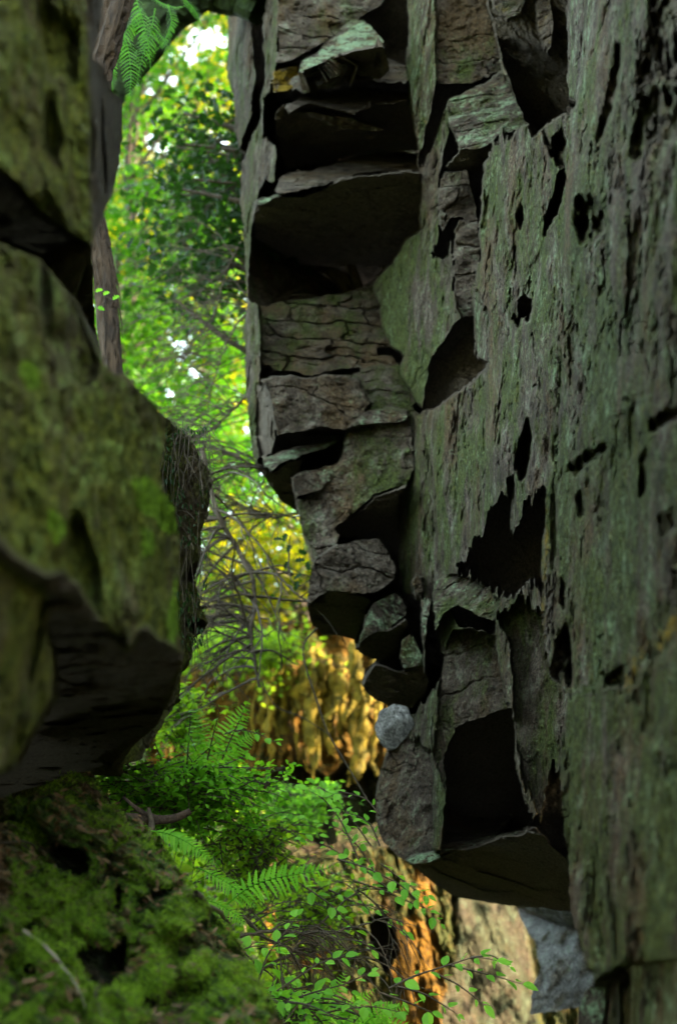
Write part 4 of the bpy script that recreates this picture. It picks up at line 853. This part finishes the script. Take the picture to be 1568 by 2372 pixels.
def sapling(name, label, lines, Y, size, gap, group='saplings', mat=M_LEAF_NEAR):
    t = empty(name, at(*lines[0][0], Y), label, 'sapling', group); po = []; C = []; D = []; N_ = []
    for ln in lines:
        Yf = Y + rng.uniform(-.15, .15); p = smooth_path([at(a, b, Yf) for a, b in ln], 40); po.append(p); L = np.linalg.norm(np.diff(p, axis=0), axis=1).sum(); n = max(3, int(L/gap))
        for k in range(n):
            f = (k + .8)/n*38; j = int(f); T = p[min(j+1, 39)] - p[j]; T /= np.linalg.norm(T) + 1e-9; sg = 1 if k % 2 else -1
            S = np.cross(T, [0, -.6, .8]); d = S*sg*1.0 + T*.7 + rng.normal(size=3)*.22
            C.append(p[j] + S*sg*size*.12); D.append(d); N_.append(np.array([0, -.30, .95]) + rng.normal(size=3)*.30)
        C.append(p[-1]); D.append(p[-1] - p[-3]); N_.append(np.array([0, -.6, .8]))
    for q in po: tube_obj('stem', [q], [np.linspace(.0038, .0012, 40)], M_TWIG, t, 4)
    leaves('foliage', C, rng.uniform(.5, 1.25, len(C))*size, mat, t, 'ovate', np.array(D), np.array(N_)); return t
sapling('beech_sapling', 'pale green sapling spreading flat sprays left of the lower wall corner', [[(830,1990),(790,1900),(750,1850),(712,1830)], [(860,1960),(810,1890),(780,1850),(730,1815)], [(880,1890),(850,1850),(800,1835),(770,1840)], [(880,2040),(830,1960),(790,1920),(740,1905)], [(900,2060),(840,2010),(760,1960),(700,1945)], [(880,1960),(860,1910),(830,1890),(790,1880)]], 5.9, .045, .026)
sapling('beech_sapling', 'leafy sprays trailing down to the right beneath the wall corner', [[(780,1990),(850,2010),(930,2050),(980,2100),(1020,2140)], [(820,2040),(880,2060),(950,2090),(1000,2110)], [(760,2060),(820,2090),(880,2110),(940,2160)], [(700,2050),(760,2090),(800,2130),(860,2200)], [(880,2000),(920,2030),(960,2060),(990,2075)]], 5.7, .045, .027)
sapling('beech_sapling', 'low spray of round leaves in front of the grey boulder', [[(900,2290),(960,2260),(1040,2235),(1100,2215),(1150,2225)], [(1040,2235),(1100,2250),(1150,2262),(1210,2280)], [(1000,2250),(1060,2280),(1100,2310),(1120,2330)], [(920,2285),(980,2300),(1030,2330),(1060,2350)], [(880,2300),(940,2320),(1000,2345)], [(1090,2218),(1140,2212),(1180,2240)]], 5.0, .048, .036)
sapling('beech_sapling', 'leafy sprays low in the gap just right of the mossy bank', [[(620,2310),(680,2270),(740,2230),(800,2215)], [(640,2330),(720,2300),(800,2280),(860,2250)], [(600,2270),(620,2210),(660,2160),(690,2120)], [(600,2240),(560,2200),(590,2190),(640,2200)], [(700,2360),(780,2340),(860,2330),(930,2345)], [(660,2372),(700,2330),(750,2310)]], 4.9, .045, .026)
sapling('beech_sapling', 'thin sapling rising in front of the far golden wall', [[(560,1960),(600,1900),(650,1880),(700,1890)], [(600,2040),(640,1960),(690,1930),(740,1935)], [(560,2000),(540,1930),(560,1880),(600,1860)], [(520,1700),(560,1690),(600,1700),(640,1720)]], 6.4, .042, .026)
sapling('beech_sapling', 'spray of large soft leaves across the gap near the top', [[(200,300),(260,330),(310,390),(350,420)], [(540,160),(500,170),(460,180),(420,200)], [(215,470),(280,430),(330,425)], [(560,520),(500,560),(450,580),(400,600)]], 10.5, .13, .11, None, M_LEAF_MID)
# golden moss and roots drooping over the far wall
M_GOLD = simple_mat('golden_hanging_moss', (.030,.030,.004), (.20,.135,.007), 11, (1,1,.5), .95, .08, (.36,.20,.012))
for k in range(64):
    px = rng.uniform(585, 880); py = rng.uniform(1470, 1620); L = rng.uniform(70, 230); Yk = 12.55 + rng.uniform(-.15, .25)
    p = smooth_path([at(px, py, Yk + .25), at(px + rng.normal()*8, py + L*.3, Yk), at(px + rng.normal()*10, py + L*.7, Yk), at(px + rng.normal()*14, py + L, Yk + .05)], 26)
    w0 = rng.uniform(.010, .055); rr = w0 * (np.sin(np.linspace(.35, 3.05, 26)))**.6 * (1 + .35*vn(np.arange(26)*.55, k, 0, 37))
    o = tube_obj('hanging_moss', [p], [rr], M_GOLD, fw, 10, .05, 16)
# undergrowth carpet on the slope
C = []
while len(C) < 260:
    x = rng.uniform(-1.9, .7); y = rng.uniform(5.0, 12.3)
    if fbm(x*2.2, y*2.2, 0, 88, 2) > -.05 and (x < -.35 or rng.random() < .15): C.append((x, y, float(hterr(x, y)) + .04))
C = np.repeat(np.array(C), 34, 0) + rng.normal(size=(260*34, 3))*[.12, .12, .07]
o = leaves('undergrowth', C, rng.uniform(.02, .06, len(C)), M_SHRUB, None, 'ovate', tilt=.5); tag(o, 'low green undergrowth covering the gorge slope behind the bank', 'undergrowth', None, 'stuff')
C = np.stack([rng.uniform(-2.5, 2, 9000), rng.uniform(3, 13, 9000), np.zeros(9000)], -1); C[:, 2] = hterr(C[:, 0], C[:, 1]) + .015
o = leaves('fallen_leaves', C, rng.uniform(.03, .07, 9000), M_LITTER, None, 'lance', tilt=.7); tag(o, 'brown fallen leaves lying on the gorge floor', 'leaf litter', None, 'stuff')
